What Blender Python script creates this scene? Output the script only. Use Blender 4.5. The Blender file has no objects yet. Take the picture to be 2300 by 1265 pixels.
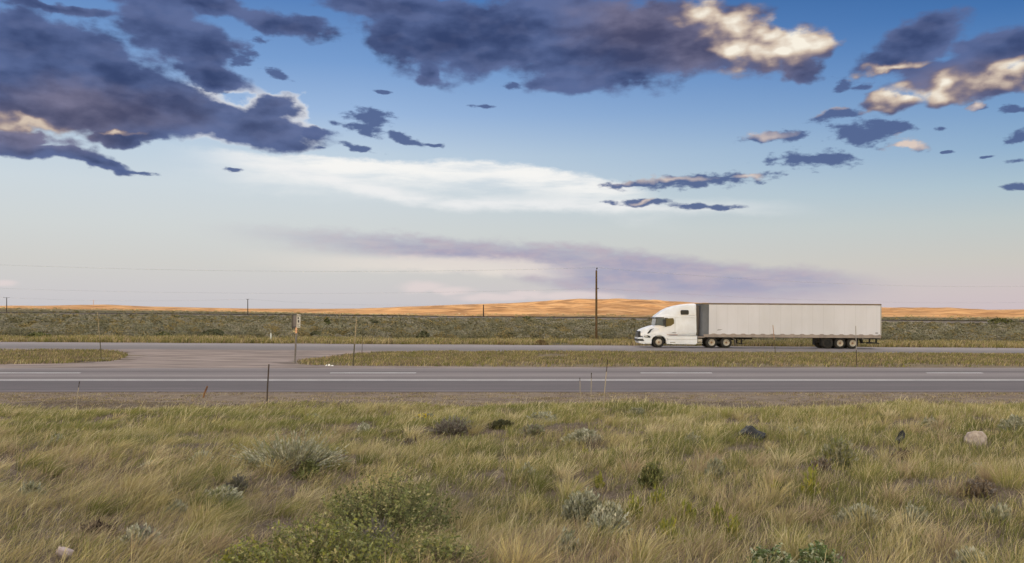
import bpy, bmesh, math, random
import numpy as np
from mathutils import Vector, Matrix

rng = np.random.default_rng(7)
random.seed(7)
SC = bpy.context.scene
COL = SC.collection
R = math.radians

# ------------------------------------------------------------------ camera
F = 1950.0            # focal length in photograph pixels (photograph 2300 x 1265)
CX, HY = 1150.0, 698.0
CAMZ = 2.57
cam_d = bpy.data.cameras.new('camera')
cam = bpy.data.objects.new('camera', cam_d)
COL.objects.link(cam)
SC.camera = cam
cam.location = (0, 0, CAMZ)
cam.rotation_euler = (R(90), 0, 0)
cam_d.sensor_width = 36.0
cam_d.lens = 36.0 * F / 2300.0
cam_d.shift_y = (HY - 632.5) / 2300.0
cam_d.clip_start = 0.1
cam_d.clip_end = 40000
SC.render.resolution_x, SC.render.resolution_y = 1024, 563

# ------------------------------------------------------------------ exposure
SC.view_settings.view_transform = 'Standard'
SC.view_settings.look = 'None'
SC.view_settings.gamma = 1.0
SC.view_settings.exposure = 2.5
SC.cycles.max_bounces = 5
SC.cycles.diffuse_bounces = 3
SC.cycles.transparent_max_bounces = 6
SC.cycles.use_denoising = True
try:
    SC.cycles.denoiser = 'OPENIMAGEDENOISE'
    SC.cycles.denoising_input_passes = 'RGB_ALBEDO_NORMAL'
    SC.cycles.denoising_prefilter = 'ACCURATE'
except Exception:
    pass

# ------------------------------------------------------------------ sun
SUN_EL, SUN_AZ = R(19), R(204)      # compass azimuth from +Y, clockwise: behind the camera, a little left
sun_dir = Vector((math.sin(SUN_AZ) * math.cos(SUN_EL), math.cos(SUN_AZ) * math.cos(SUN_EL), math.sin(SUN_EL)))
sd = bpy.data.lights.new('sun', 'SUN')
sun = bpy.data.objects.new('sun', sd)
COL.objects.link(sun)
sd.energy = 2.0
sd.angle = R(0.5)
sd.color = (1.0, 0.76, 0.50)
sun.rotation_euler = sun_dir.to_track_quat('Z', 'Y').to_euler()
sun.location = (0, -20, 60)

# ------------------------------------------------------------------ node helper
def lin(c):
    """sRGB 0-255 -> linear"""
    out = []
    for v in c:
        v = v / 255.0
        out.append(v / 12.92 if v <= 0.04045 else ((v + 0.055) / 1.055) ** 2.4)
    return out

class NT:
    def __init__(s, tree):
        s.t = tree; s.n = tree.nodes; s.l = tree.links
    def put(s, sock, v):
        if v is None: return
        if hasattr(v, 'links') or isinstance(v, bpy.types.NodeSocket):
            s.l.new(v, sock)
        else:
            if sock.type == 'RGBA' and len(v) == 3: v = list(v) + [1]
            sock.default_value = v
    def m(s, op, a, b=None, c=None, clamp=False):
        n = s.n.new('ShaderNodeMath'); n.operation = op; n.use_clamp = clamp
        for i, v in enumerate((a, b, c)):
            s.put(n.inputs[i], v)
        return n.outputs[0]
    def v(s, op, a, b=None, scale=None):
        n = s.n.new('ShaderNodeVectorMath'); n.operation = op
        s.put(n.inputs[0], a); s.put(n.inputs[1], b)
        if scale is not None: s.put(n.inputs['Scale'], scale)
        return n.outputs['Value'] if op in ('LENGTH', 'DOT_PRODUCT', 'DISTANCE') else n.outputs[0]
    def mix(s, f, a, b):
        n = s.n.new('ShaderNodeMix'); n.data_type = 'RGBA'; n.clamp_factor = True
        s.put(n.inputs[0], f); s.put(n.inputs[6], a); s.put(n.inputs[7], b)
        return n.outputs[2]
    def mul(s, f, a, b):
        n = s.n.new('ShaderNodeMix'); n.data_type = 'RGBA'; n.blend_type = 'MULTIPLY'
        s.put(n.inputs[0], f); s.put(n.inputs[6], a); s.put(n.inputs[7], b)
        return n.outputs[2]
    def ss(s, x, lo, hi, a=0.0, b=1.0, mode='SMOOTHSTEP'):
        n = s.n.new('ShaderNodeMapRange'); n.interpolation_type = mode
        s.put(n.inputs[0], x); s.put(n.inputs[1], lo); s.put(n.inputs[2], hi)
        s.put(n.inputs[3], a); s.put(n.inputs[4], b)
        return n.outputs[0]
    def noise(s, vec, scale, detail=4, rough=0.5, dim='3D', col=False, dist=0.0):
        n = s.n.new('ShaderNodeTexNoise'); n.noise_dimensions = dim
        s.put(n.inputs['Vector'], vec); n.inputs['Scale'].default_value = scale
        n.inputs['Detail'].default_value = detail; n.inputs['Roughness'].default_value = rough
        n.inputs['Distortion'].default_value = dist
        return n.outputs[1] if col else n.outputs[0]
    def ramp(s, f, stops, interp='LINEAR'):
        n = s.n.new('ShaderNodeValToRGB'); s.put(n.inputs[0], f)
        e = n.color_ramp; e.interpolation = interp
        while len(e.elements) < len(stops): e.elements.new(0.5)
        for el, (p, c) in zip(e.elements, stops):
            el.position = p; el.color = (*c[:3], 1)
        return n.outputs[0]
    def comb(s, x, y, z=0.0):
        n = s.n.new('ShaderNodeCombineXYZ')
        for i, v in enumerate((x, y, z)): s.put(n.inputs[i], v)
        return n.outputs[0]
    def sep(s, v):
        n = s.n.new('ShaderNodeSeparateXYZ'); s.put(n.inputs[0], v); return n.outputs
    def mapping(s, v, loc=(0, 0, 0), rot=(0, 0, 0), sc=(1, 1, 1), typ='POINT'):
        n = s.n.new('ShaderNodeMapping'); n.vector_type = typ; s.put(n.inputs[0], v)
        n.inputs[1].default_value = loc; n.inputs[2].default_value = rot; n.inputs[3].default_value = sc
        return n.outputs[0]
    def curve(s, x, pts, x0, x1, y0, y1):
        """piecewise curve through real-valued pts, returned in real units"""
        f = s.ss(x, x0, x1, 0.0, 1.0, 'LINEAR')
        n = s.n.new('ShaderNodeFloatCurve'); s.put(n.inputs[1], f)
        c = n.mapping.curves[0]
        P = [((px - x0) / (x1 - x0), (py - y0) / (y1 - y0)) for px, py in pts]
        while len(c.points) < len(P): c.points.new(0.5, 0.5)
        for p, q in zip(c.points, P): p.location = q
        n.mapping.update()
        return s.ss(n.outputs[0], 0.0, 1.0, y0, y1, 'LINEAR')

# ------------------------------------------------------------------ world: evening sky
def AZ(px): return math.atan((px - CX) / F)
def EL(px, py): return (HY - py) / F * math.cos(AZ(px))
world = bpy.data.worlds.new('World')
SC.world = world
world.use_nodes = True
def build_sky():
    w = NT(world.node_tree)
    w.n.clear()
    D = w.n.new('ShaderNodeTexCoord').outputs['Generated']
    x, y, z = w.sep(D)[:3]
    hor = w.m('SQRT', w.m('ADD', w.m('MULTIPLY', x, x), w.m('MULTIPLY', y, y)))
    az = w.m('ARCTAN2', x, y)
    e = w.m('MINIMUM', w.m('DIVIDE', z, w.m('MAXIMUM', hor, 0.02)), 6.0)
    P = w.comb(az, e, 0.0)
    # clear-air gradient: height above the skyline, paler on the left, deeper blue on the right
    def g(lst):
        return [(max(0, min(1, (HY - py) / F / 1.2)), lin(c)) for py, c in lst]
    gl = g([(698, (199, 196, 200)), (660, (204, 201, 202)), (600, (208, 207, 203)), (520, (208, 213, 213)),
            (430, (204, 215, 222)), (350, (190, 208, 224)), (260, (155, 184, 221)), (150, (120, 158, 208)),
            (0, (82, 126, 186)), (-500, (44, 84, 145)), (-1600, (30, 62, 120))])
    gr = g([(698, (204, 190, 194)), (660, (206, 194, 194)), (600, (203, 200, 193)), (520, (192, 201, 201)),
            (450, (172, 194, 207)), (380, (146, 177, 206)), (300, (122, 159, 201)), (200, (94, 137, 191)),
            (100, (68, 115, 175)), (0, (50, 98, 158)), (-500, (36, 74, 132)), (-1600, (26, 56, 112))])
    ef = w.m('DIVIDE', w.m('MAXIMUM', e, 0.0), 1.2)
    lr = w.ss(az, AZ(800), AZ(2280), 0.0, 1.0, 'LINEAR')
    base = w.mix(lr, w.ramp(ef, gl), w.ramp(ef, gr))
    base0 = base
    # ---- thin streaky layers
    st = w.noise(w.mapping(P, sc=(9, 60, 1)), 1.0, 5, 0.6)
    st2 = w.noise(w.mapping(P, loc=(3, 1, 0), sc=(26, 60, 1)), 1.0, 6, 0.62)
    def edge(pts):
        q = [(AZ(a), EL(a, b)) for a, b in pts]
        return w.curve(az, q, AZ(-100), AZ(2400), -0.02, 0.40)
    X0, X1 = -100, 2400
    # white anvil sheet, crisp top edge, fading downwards
    ej = w.m('MULTIPLY', w.m('SUBTRACT', st2, 0.5), 0.022)
    top = edge([(X0, 330), (420, 322), (560, 340), (700, 348), (900, 357), (1080, 358), (1180, 368), (1260, 380), (1330, 390), (1440, 420), (1600, 452), (1800, 480), (X1, 500)])
    d = w.m('ADD', w.m('SUBTRACT', top, e), ej)
    soft = w.m('MULTIPLY', w.ss(d, -0.001, 0.007), w.ss(d, 0.010, 0.055, 1.0, 0.0))
    win = w.m('MULTIPLY', w.ss(az, AZ(330), AZ(720)), w.ss(az, AZ(1330), AZ(1560), 1.0, 0.0))
    a1 = w.m('MULTIPLY', w.m('MULTIPLY', soft, win), w.ss(st, 0.28, 0.6, 0.35, 1.0))
    base = w.mix(w.m('MULTIPLY', a1, 0.98), base, lin((247, 246, 243)))
    # second lower white streak
    top2 = edge([(X0, 300), (500, 350), (700, 392), (850, 430), (960, 452), (1100, 458), (1300, 460), (1500, 462), (1700, 468), (X1, 480)])
    d2 = w.m('ABSOLUTE', w.m('ADD', w.m('SUBTRACT', top2, e), w.m('MULTIPLY', ej, 0.6)))
    a2 = w.m('MULTIPLY', w.ss(d2, 0.001, 0.012, 1.0, 0.0), w.m('MULTIPLY', w.ss(az, AZ(420), AZ(700)), w.ss(az, AZ(1400), AZ(1900), 1.0, 0.0)))
    base = w.mix(w.m('MULTIPLY', a2, w.ss(st, 0.3, 0.6, 0.3, 0.85)), base, lin((240, 240, 240)))
    # grey-mauve smoke band
    tm = edge([(X0, 480), (400, 490), (600, 503), (850, 520), (1100, 538), (1300, 548), (1500, 568), (1700, 592), (1900, 606), (2050, 635), (2200, 665), (X1, 690)])
    bm_ = edge([(X0, 510), (400, 520), (600, 545), (800, 570), (950, 588), (1100, 602), (1200, 630), (1300, 655), (1600, 672), (1900, 665), (2100, 668), (2200, 672), (X1, 695)])
    ej3 = w.m('MULTIPLY', w.m('SUBTRACT', st2, 0.5), 0.026)
    top3 = w.ss(w.m('ADD', w.m('SUBTRACT', tm, e), ej3), -0.004, 0.012)
    bot3 = w.ss(w.m('SUBTRACT', w.m('ADD', e, ej3), bm_), -0.012, 0.012)
    a3 = w.m('MULTIPLY', w.m('MULTIPLY', top3, bot3), w.m('MULTIPLY', w.ss(az, AZ(380), AZ(1000)), w.ss(az, AZ(1750), AZ(2080), 1.0, 0.0)))
    a3 = w.m('MULTIPLY', a3, w.ss(st, 0.25, 0.62, 0.65, 1.0))
    base = w.mix(a3, base, w.mix(w.ss(st2, 0.3, 0.7), lin((162, 162, 186)), lin((183, 172, 186))))
    # cream streak under it on the left
    tc = edge([(X0, 570), (500, 578), (700, 590), (900, 592), (1050, 596), (1200, 606), (1300, 618), (1450, 640), (X1, 700)])
    d4 = w.m('ABSOLUTE', w.m('ADD', w.m('SUBTRACT', tc, e), w.m('MULTIPLY', ej, 0.7)))
    a4 = w.m('MULTIPLY', w.ss(d4, 0.003, 0.014, 1.0, 0.0), w.m('MULTIPLY', w.ss(az, AZ(450), AZ(1000)), w.ss(az, AZ(1180), AZ(1330), 1.0, 0.0)))
    base = w.mix(w.m('MULTIPLY', a4, 0.8), base, lin((231, 222, 214)))
    # ---- puffy clouds: warped ellipses
    wn = w.noise(w.mapping(P, sc=(1, 1.5, 1)), 20.0, 2, 0.5, col=True)
    wn2 = w.noise(w.mapping(P, sc=(1, 1.3, 1)), 70.0, 3, 0.5, col=True)
    off = w.v('ADD', w.v('SCALE', w.v('SUBTRACT', wn, (0.5, 0.5, 0.5)), scale=0.045), w.v('SCALE', w.v('SUBTRACT', wn2, (0.5, 0.5, 0.5)), scale=0.015))
    PW = w.v('ADD', P, w.v('MULTIPLY', off, (1.0, 0.7, 0.0)))
    PS = w.v('ADD', P, w.v('MULTIPLY', off, (0.6, 0.22, 0.0)))
    fb = w.noise(w.mapping(P, sc=(1, 1.7, 1)), 19.0, 8, 0.53)
    fbo = w.noise(w.mapping(w.v('ADD', P, (0.002, 0.009, 0)), sc=(1, 1.6, 1)), 21.0, 2.5, 0.45)
    fbb = w.noise(w.mapping(P, sc=(1, 1.6, 1)), 21.0, 2.5, 0.45)
    def field(lst, k=0.25, PW=PW):
        acc = None           # (each ellipse waits for the one before: keeps the shader's stack small)
        for b in lst:
            cx, cy, rx, ry = b[:4]; rot = b[4] if len(b) > 4 else 0
            c = math.cos(AZ(cx))
            src = PW
            if acc is not None or last[0] is not None:
                q = w.n.new('ShaderNodeVectorMath'); q.operation = 'MULTIPLY_ADD'
                w.put(q.inputs[0], acc if acc is not None else last[0]); q.inputs[1].default_value = (1e-7, 1e-7, 1e-7); w.put(q.inputs[2], PW)
                src = q.outputs[0]
            mp = w.mapping(src, loc=(AZ(cx), EL(cx, cy), 0), rot=(0, 0, R(-rot)), sc=(rx / F * c * c, ry / F * c, 1), typ='TEXTURE')
            v = w.m('SUBTRACT', 1.0, w.v('LENGTH', mp))
            acc = v if acc is None else w.m('SMOOTH_MAX', acc, v, k)
        last[0] = acc
        return acc
    last = [None]
    big = [(60, 110, 240, 70), (150, 130, 230, 60, 6), (30, 250, 200, 46), (90, 85, 190, 60), (60, 160, 230, 50), (230, 150, 190, 60, 10), (380, 80, 130, 66, 10), (455, 115, 90, 62, 15),
           (120, 215, 260, 50, 5), (370, 235, 190, 58, 14), (480, 168, 110, 32, 15), (560, 290, 180, 46, 7), (330, 260, 220, 50, 5),
           (620, 245, 74, 34, 0), (130, 20, 150, 16), (450, 15, 190, 26), (648, 58, 110, 32, 5), (90, 335, 170, 26, 3), (215, 362, 130, 15, 7),
           (300, 305, 110, 20), (20, 300, 150, 16),
           (1010, 95, 200, 90, 5), (1180, 60, 330, 85), (1350, 120, 260, 85, 4), (1500, 75, 200, 80), (1290, 180, 110, 38), (930, 20, 230, 34),
           (1625, 95, 120, 80), (1715, 110, 90, 66), (1805, 105, 62, 48), (1800, 158, 56, 32), (965, 172, 36, 26), (870, 80, 70, 46), (1420, 170, 60, 26),
           (2070, 85, 120, 58, -25), (2010, 132, 110, 34, -8), (2240, 110, 140, 56, -15), (2130, 160, 150, 40, -8),
           (2000, 225, 66, 28), (2120, 208, 80, 34, -10), (2240, 188, 110, 34, -10)]
    small = [(835, 268, 52, 24, 5), (826, 292, 46, 16, 10), (905, 312, 52, 10, 16), (975, 327, 24, 5), (802, 334, 50, 8, 12), (712, 300, 36, 15),
             (523, 382, 26, 5, 6), (622, 168, 40, 11, 8), (585, 92, 24, 9), (1157, 194, 28, 9), (300, 385, 50, 5, 3), (470, 195, 60, 14, 12), (1085, 241, 36, 5), (545, 130, 24, 24), (865, 206, 26, 5), (755, 278, 20, 8), (714, 331, 20, 5),
             (2190, 240, 28, 9), (1890, 190, 28, 17), (1937, 195, 26, 9), (1738, 307, 68, 14), (1880, 258, 70, 15, -6), (1935, 300, 84, 28), (2005, 288, 58, 22, 15), (2052, 325, 40, 14, 10),
             (1835, 354, 100, 20, 2), (2285, 245, 34, 13), (2275, 312, 32, 15, -20), (2288, 420, 32, 12), (2278, 362, 26, 5), (2125, 287, 14, 6), (2130, 341, 16, 4), (2215, 352, 16, 3),
             (1570, 406, 175, 17, -1), (1430, 414, 70, 7), (1430, 453, 70, 10, 2), (1580, 464, 80, 8, 4)]
    fB, fS = field(big, 0.35), field(small, 0.2, PS)
    n0 = w.m('SUBTRACT', fb, 0.5)
    n1 = w.m('SUBTRACT', w.noise(w.mapping(P, sc=(1, 2.2, 1)), 46.0, 5, 0.58), 0.5)
    dB = w.m('ADD', w.m('SUBTRACT', fB, 0.05), w.m('ADD', w.m('MULTIPLY', n0, 1.35), w.m('MULTIPLY', n1, 0.35)))
    dS = w.m('ADD', fS, w.m('ADD', w.m('MULTIPLY', n1, 2.8), w.m('MULTIPLY', n0, 0.8)))
    aB = w.m('MULTIPLY', w.ss(dB, -0.18, 0.24), 0.98)
    aS = w.m('MULTIPLY', w.ss(dS, -0.15, 0.5), 0.94)
    # sunlit crowns and flanks
    litl = [(1655, 75, 62, 48), (1715, 78, 66, 36), (1792, 92, 82, 46), (1655, 120, 40, 40), (1750, 120, 80, 34), (1585, 14, 56, 30),
            (1995, 218, 60, 28), (2120, 196, 66, 26, -12), (2250, 172, 110, 28, -12), (2190, 240, 26, 8), (2000, 150, 70, 12), (1700, 303, 46, 10), (1520, 396, 90, 8), (2050, 318, 50, 9), (1680, 402, 50, 7),
            (60, 278, 170, 12, 2), (275, 296, 46, 5), (1880, 248, 50, 8), (1450, 445, 60, 5)]
    warm = [(1560, 90, 160, 90), (1760, 130, 120, 70), (60, 280, 260, 60), (2130, 200, 230, 60, -8), (200, 240, 260, 60), (1450, 60, 200, 90)]
    relief = w.m('SUBTRACT', fbb, fbo)
    fL = w.m('ADD', field(litl, 0.3), w.m('ADD', w.m('MULTIPLY', n1, 0.6), w.m('MULTIPLY', relief, 3.4)))
    lit = w.ss(fL, -0.5, 1.1, 0.0, 1.0, 'LINEAR')
    fW = w.ss(w.m('ADD', field(warm, 0.4), w.m('MULTIPLY', n0, 0.8)), -0.3, 0.8)
    soft_in = w.noise(w.mapping(P, loc=(4, 2, 0), sc=(1, 2.0, 1)), 9.0, 5, 0.5)
    thick = w.ss(w.m('ADD', w.m('MULTIPLY', dB, 0.6), w.m('ADD', w.m('MULTIPLY', relief, -0.6), w.m('ADD', w.m('MULTIPLY', w.m('SUBTRACT', soft_in, 0.5), 2.7), w.m('MULTIPLY', n0, 0.5)))), -0.25, 0.9)
    body = w.mix(thick, lin((90, 106, 150)), lin((52, 66, 106)))
    body = w.mix(w.m('MULTIPLY', fW, 0.65), body, w.mix(thick, lin((134, 124, 142)), lin((76, 74, 100))))
    body = w.mix(w.ss(relief, 0.0, 0.10, 0.0, 0.05), body, lin((150, 150, 180)))
    lit = w.m('MULTIPLY', lit, w.ss(az, AZ(500), AZ(1300), 0.66, 1.0))
    bodyc = w.mix(w.ss(lit, 0.0, 0.55), body, w.ramp(lit, [(0.1, lin((112, 102, 118))), (0.42, lin((164, 146, 142))), (0.68, lin((214, 196, 178))), (0.95, lin((250, 242, 226)))]))
    bodys = w.mix(w.m('MULTIPLY', lit, 0.95), lin((80, 98, 142)), lin((226, 206, 192)))
    # thin bright rim where a big cloud stands before the pale sheet
    rimf = w.m('MULTIPLY', w.ss(dB, -0.22, 0.0), w.m('MULTIPLY', w.ss(az, AZ(380), AZ(460)), w.ss(az, AZ(690), AZ(740), 1.0, 0.0)))
    rimf = w.m('MULTIPLY', rimf, w.m('MULTIPLY', w.ss(e, 0.17, 0.20), w.ss(e, 0.235, 0.255, 1.0, 0.0)))
    base = w.mix(w.m('MULTIPLY', rimf, 0.9), base, lin((240, 240, 240)))
    c = w.mix(aS, base, bodys)
    c = w.mix(aB, c, bodyc)
    # tiny pink cumuli on the skyline
    pinkl = [(950, 645, 70, 17), (1010, 652, 70, 12), (1280, 664, 150, 12), (20, 637, 36, 11), (1120, 668, 120, 12), (1180, 660, 60, 10)]
    dP = w.m('ADD', field(pinkl, 0.2, PS), w.m('MULTIPLY', w.m('SUBTRACT', wn2, 0.5), 0.7))
    c = w.mix(w.m('MULTIPLY', w.ss(dP, -0.1, 0.7), 0.6), c, lin((232, 216, 214)))
    # rest of the sky: the same gradient with broken cloud added overhead, extra bright to light the ground, and towards the low sun the physical sky
    cl = w.noise(w.v('DIVIDE', D, w.comb(w.m('ADD', w.m('ABSOLUTE', z), 0.12), w.m('ADD', w.m('ABSOLUTE', z), 0.12), 1.0)), 1.1, 5, 0.55)
    gen = w.mix(w.ss(cl, 0.42, 0.60, 0.0, 0.95), base0, w.mix(w.ss(cl, 0.55, 0.72), (3.2, 3.0, 2.7), (1.8, 1.68, 1.54)))
    gen = w.mix(w.ss(e, 0.25, 0.6), base0, gen)
    sky = w.n.new('ShaderNodeTexSky'); sky.sky_type = 'NISHITA'
    sky.sun_disc = False; sky.sun_elevation = SUN_EL; sky.sun_rotation = SUN_AZ
    sky.air_density = 1.2; sky.dust_density = 2.0; sky.altitude = 1500
    nis = w.v('MULTIPLY', sky.outputs[0], (BACK * 1.15, BACK, BACK * 0.8))
    rest = w.mix(w.m('MULTIPLY', w.ss(y, 0.25, -0.30), w.ss(e, 0.3, 0.8, 1.0, 0.0)), w.v('SCALE', gen, scale=FRONT), nis)
    rest = w.mix(w.ss(z, -0.05, -0.08), rest, (1.0, 0.85, 0.6))
    front = w.v('SCALE', c, scale=FRONT)
    inside = w.m('MULTIPLY', w.m('MULTIPLY', w.ss(w.m('ABSOLUTE', az), R(36), R(42), 1.0, 0.0), w.ss(e, 0.37, 0.44, 1.0, 0.0)), w.ss(z, -0.06, -0.04))
    b1 = w.n.new('ShaderNodeBackground'); w.put(b1.inputs[0], rest); b1.inputs[1].default_value = 0.1
    b2 = w.n.new('ShaderNodeBackground'); w.put(b2.inputs[0], front); b2.inputs[1].default_value = 0.1
    ms = w.n.new('ShaderNodeMixShader')
    w.put(ms.inputs[0], inside); w.l.new(b1.outputs[0], ms.inputs[1]); w.l.new(b2.outputs[0], ms.inputs[2])
    out = w.n.new('ShaderNodeOutputWorld'); w.l.new(ms.outputs[0], out.inputs[0])
FRONT = 10.0 / 2 ** SC.view_settings.exposure
BACK = 0.55
world.cycles.sampling_method = 'MANUAL'
world.cycles.sample_map_resolution = 1024
build_sky()

# ------------------------------------------------------------------ scene helpers
def put_obj(name, data, parent=None, loc=None, rot=None):
    o = bpy.data.objects.new(name, data)
    COL.objects.link(o)
    if parent is not None: o.parent = parent
    if loc is not None: o.location = loc
    if rot is not None: o.rotation_euler = rot
    return o
def tag(o, label=None, cat=None, group=None, kind=None):
    if label: o['label'] = label
    if cat: o['category'] = cat
    if group: o['group'] = group
    if kind: o['kind'] = kind
    return o
def thing(name, label, cat, loc=(0, 0, 0), rot=(0, 0, 0), group=None):
    o = put_obj(name, None, None, loc, rot)
    o.empty_display_size = 0.2
    return tag(o, label, cat, group)
def mesh_np(name, V, Fc, mat, smooth=False, attrs=None):
    """V (n,3) float, Fc (m,k) int -> mesh, built in bulk"""
    me = bpy.data.meshes.new(name)
    V = np.asarray(V, np.float32); Fc = np.asarray(Fc, np.int32)
    k = Fc.shape[1]
    me.vertices.add(len(V)); me.vertices.foreach_set('co', V.ravel())
    me.loops.add(Fc.size); me.loops.foreach_set('vertex_index', Fc.ravel())
    me.polygons.add(len(Fc)); me.polygons.foreach_set('loop_start', np.arange(0, Fc.size, k, dtype=np.int32))
    me.update(calc_edges=True)
    if smooth: me.shade_smooth()
    for an, arr in (attrs or {}).items():
        a = me.attributes.new(an, 'FLOAT_COLOR', 'POINT')
        a.data.foreach_set('color', np.asarray(arr, np.float32).ravel())
    if mat: me.materials.append(mat)
    return me
def from_bm(name, b, mat, parent=None, smooth=False, loc=None, rot=None, bevel=0.0):
    me = bpy.data.meshes.new(name)
    bmesh.ops.recalc_face_normals(b, faces=b.faces)
    b.to_mesh(me); b.free()
    if smooth:
        me.shade_smooth()
        try: me.set_sharp_from_angle(angle=R(38))
        except Exception: pass
    for m_ in (mat if isinstance(mat, (list, tuple)) else [mat]): me.materials.append(m_)
    o = put_obj(name, me, parent, loc, rot)
    if bevel:
        md = o.modifiers.new('bevel', 'BEVEL'); md.width = bevel; md.segments = 2; md.limit_method = 'ANGLE'; md.angle_limit = R(40)
    return o
def box(b, x0, x1, y0, y1, z0, z1):
    g = bmesh.ops.create_cube(b, size=1.0, matrix=Matrix.Translation(((x0 + x1) / 2, (y0 + y1) / 2, (z0 + z1) / 2)) @ Matrix.Diagonal((x1 - x0, y1 - y0, z1 - z0, 1)))
    return g['verts']
def tube(b, pts, r, seg=8, cap=True):
    """tube through pts with radius r or list of radii"""
    pts = [Vector(p) for p in pts]
    rs = r if isinstance(r, (list, tuple)) else [r] * len(pts)
    rings = []
    for i, p in enumerate(pts):
        t = (pts[min(i + 1, len(pts) - 1)] - pts[max(i - 1, 0)]).normalized()
        a = t.cross(Vector((0, 1, 0)) if abs(t.y) < 0.9 else Vector((1, 0, 0))).normalized(); c = t.cross(a)
        rings.append([b.verts.new(p + (a * math.cos(q) + c * math.sin(q)) * rs[i]) for q in [2 * math.pi * k / seg for k in range(seg)]])
    for A, B in zip(rings, rings[1:]):
        for k in range(seg): b.faces.new((A[k], A[(k + 1) % seg], B[(k + 1) % seg], B[k]))
    if cap:
        b.faces.new(rings[0][::-1]); b.faces.new(rings[-1])
def prism(b, poly, y0, y1):
    """polygon in x,z extruded along y"""
    A = [b.verts.new((p[0], y0, p[1])) for p in poly]; B = [b.verts.new((p[0], y1, p[1])) for p in poly]
    n = len(poly)
    f1 = b.faces.new(A); f2 = b.faces.new(B[::-1])
    for i in range(n): b.faces.new((A[i], B[i], B[(i + 1) % n], A[(i + 1) % n]))
    bmesh.ops.triangulate(b, faces=[f1, f2])

def mat(name, col=None, rough=0.8, spec=0.3, metal=0.0):
    m = bpy.data.materials.new(name); m.use_nodes = True
    bs = m.node_tree.nodes['Principled BSDF']
    if col is not None: bs.inputs['Base Color'].default_value = (*col[:3], 1)
    bs.inputs['Roughness'].default_value = rough
    bs.inputs['Specular IOR Level'].default_value = spec
    bs.inputs['Metallic'].default_value = metal
    return m
def noisy(name, ca, cb, scale=8.0, rough=0.8, spec=0.3, metal=0.0, detail=4, sc=(1, 1, 1), bump=0.0, bdist=0.02):
    m = mat(name, ca, rough, spec, metal)
    w = NT(m.node_tree); bs = w.n['Principled BSDF']
    tc = w.n.new('ShaderNodeTexCoord').outputs['Object']
    v = w.mapping(tc, sc=sc)
    n = w.noise(v, scale, detail, 0.6)
    w.put(bs.inputs['Base Color'], w.mix(w.ss(n, 0.3, 0.7), ca, cb))
    if bump:
        bn = w.n.new('ShaderNodeBump'); bn.inputs['Strength'].default_value = bump; bn.inputs['Distance'].default_value = bdist
        w.put(bn.inputs['Height'], n); w.l.new(bn.outputs[0], bs.inputs['Normal'])
    return m

# ------------------------------------------------------------------ lie of the land
YN0, YN1 = 27.5, 38.9        # near carriageway
YF0, YF1 = 70.5, 84.0        # far carriageway
def plane(X, Y): return -0.70 - 0.00596 * np.clip(X, -900, 900) - 0.00059 * Y
def yrail(u): return 375.0 / (1 + 0.4237 * np.clip(u, -0.9, 0.9))
def bumps(X, Y):
    return (0.05 * np.sin(X * 0.9 + 1.3 * np.sin(Y * 0.5)) + 0.04 * np.sin(Y * 1.3 + X * 0.37 + 2) + 0.03 * np.sin(X * 2.3 - Y * 1.9))
_tp = np.array([-1200, 0, 120, 200, 235, 270, 330, 550, 700, 810, 900, 1040, 1150, 1205, 1260, 1300, 1340, 1385, 1430, 1465, 1500, 1560, 1650, 1800, 1975, 2080, 2130, 2180, 2220, 2260, 2300, 3500], float)
_ty = np.array([688, 688, 688, 686.5, 684.5, 686.5, 688.5, 693.2, 694, 693.8, 689.8, 684, 681, 677.5, 674, 671.2, 672.5, 671.5, 674, 673.5, 676.5, 680, 684, 688, 691, 691.8, 691, 694, 696, 695.5, 695, 694])
_bp = np.array([-1200, 0, 300, 520, 700, 900, 1060, 1300, 1500, 1980, 2300, 3500], float)
_by = np.array([691, 692.8, 697.5, 700.5, 704, 708.5, 713.2, 713, 714, 714, 717, 722])
YB, YT = 560.0, 980.0
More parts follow.
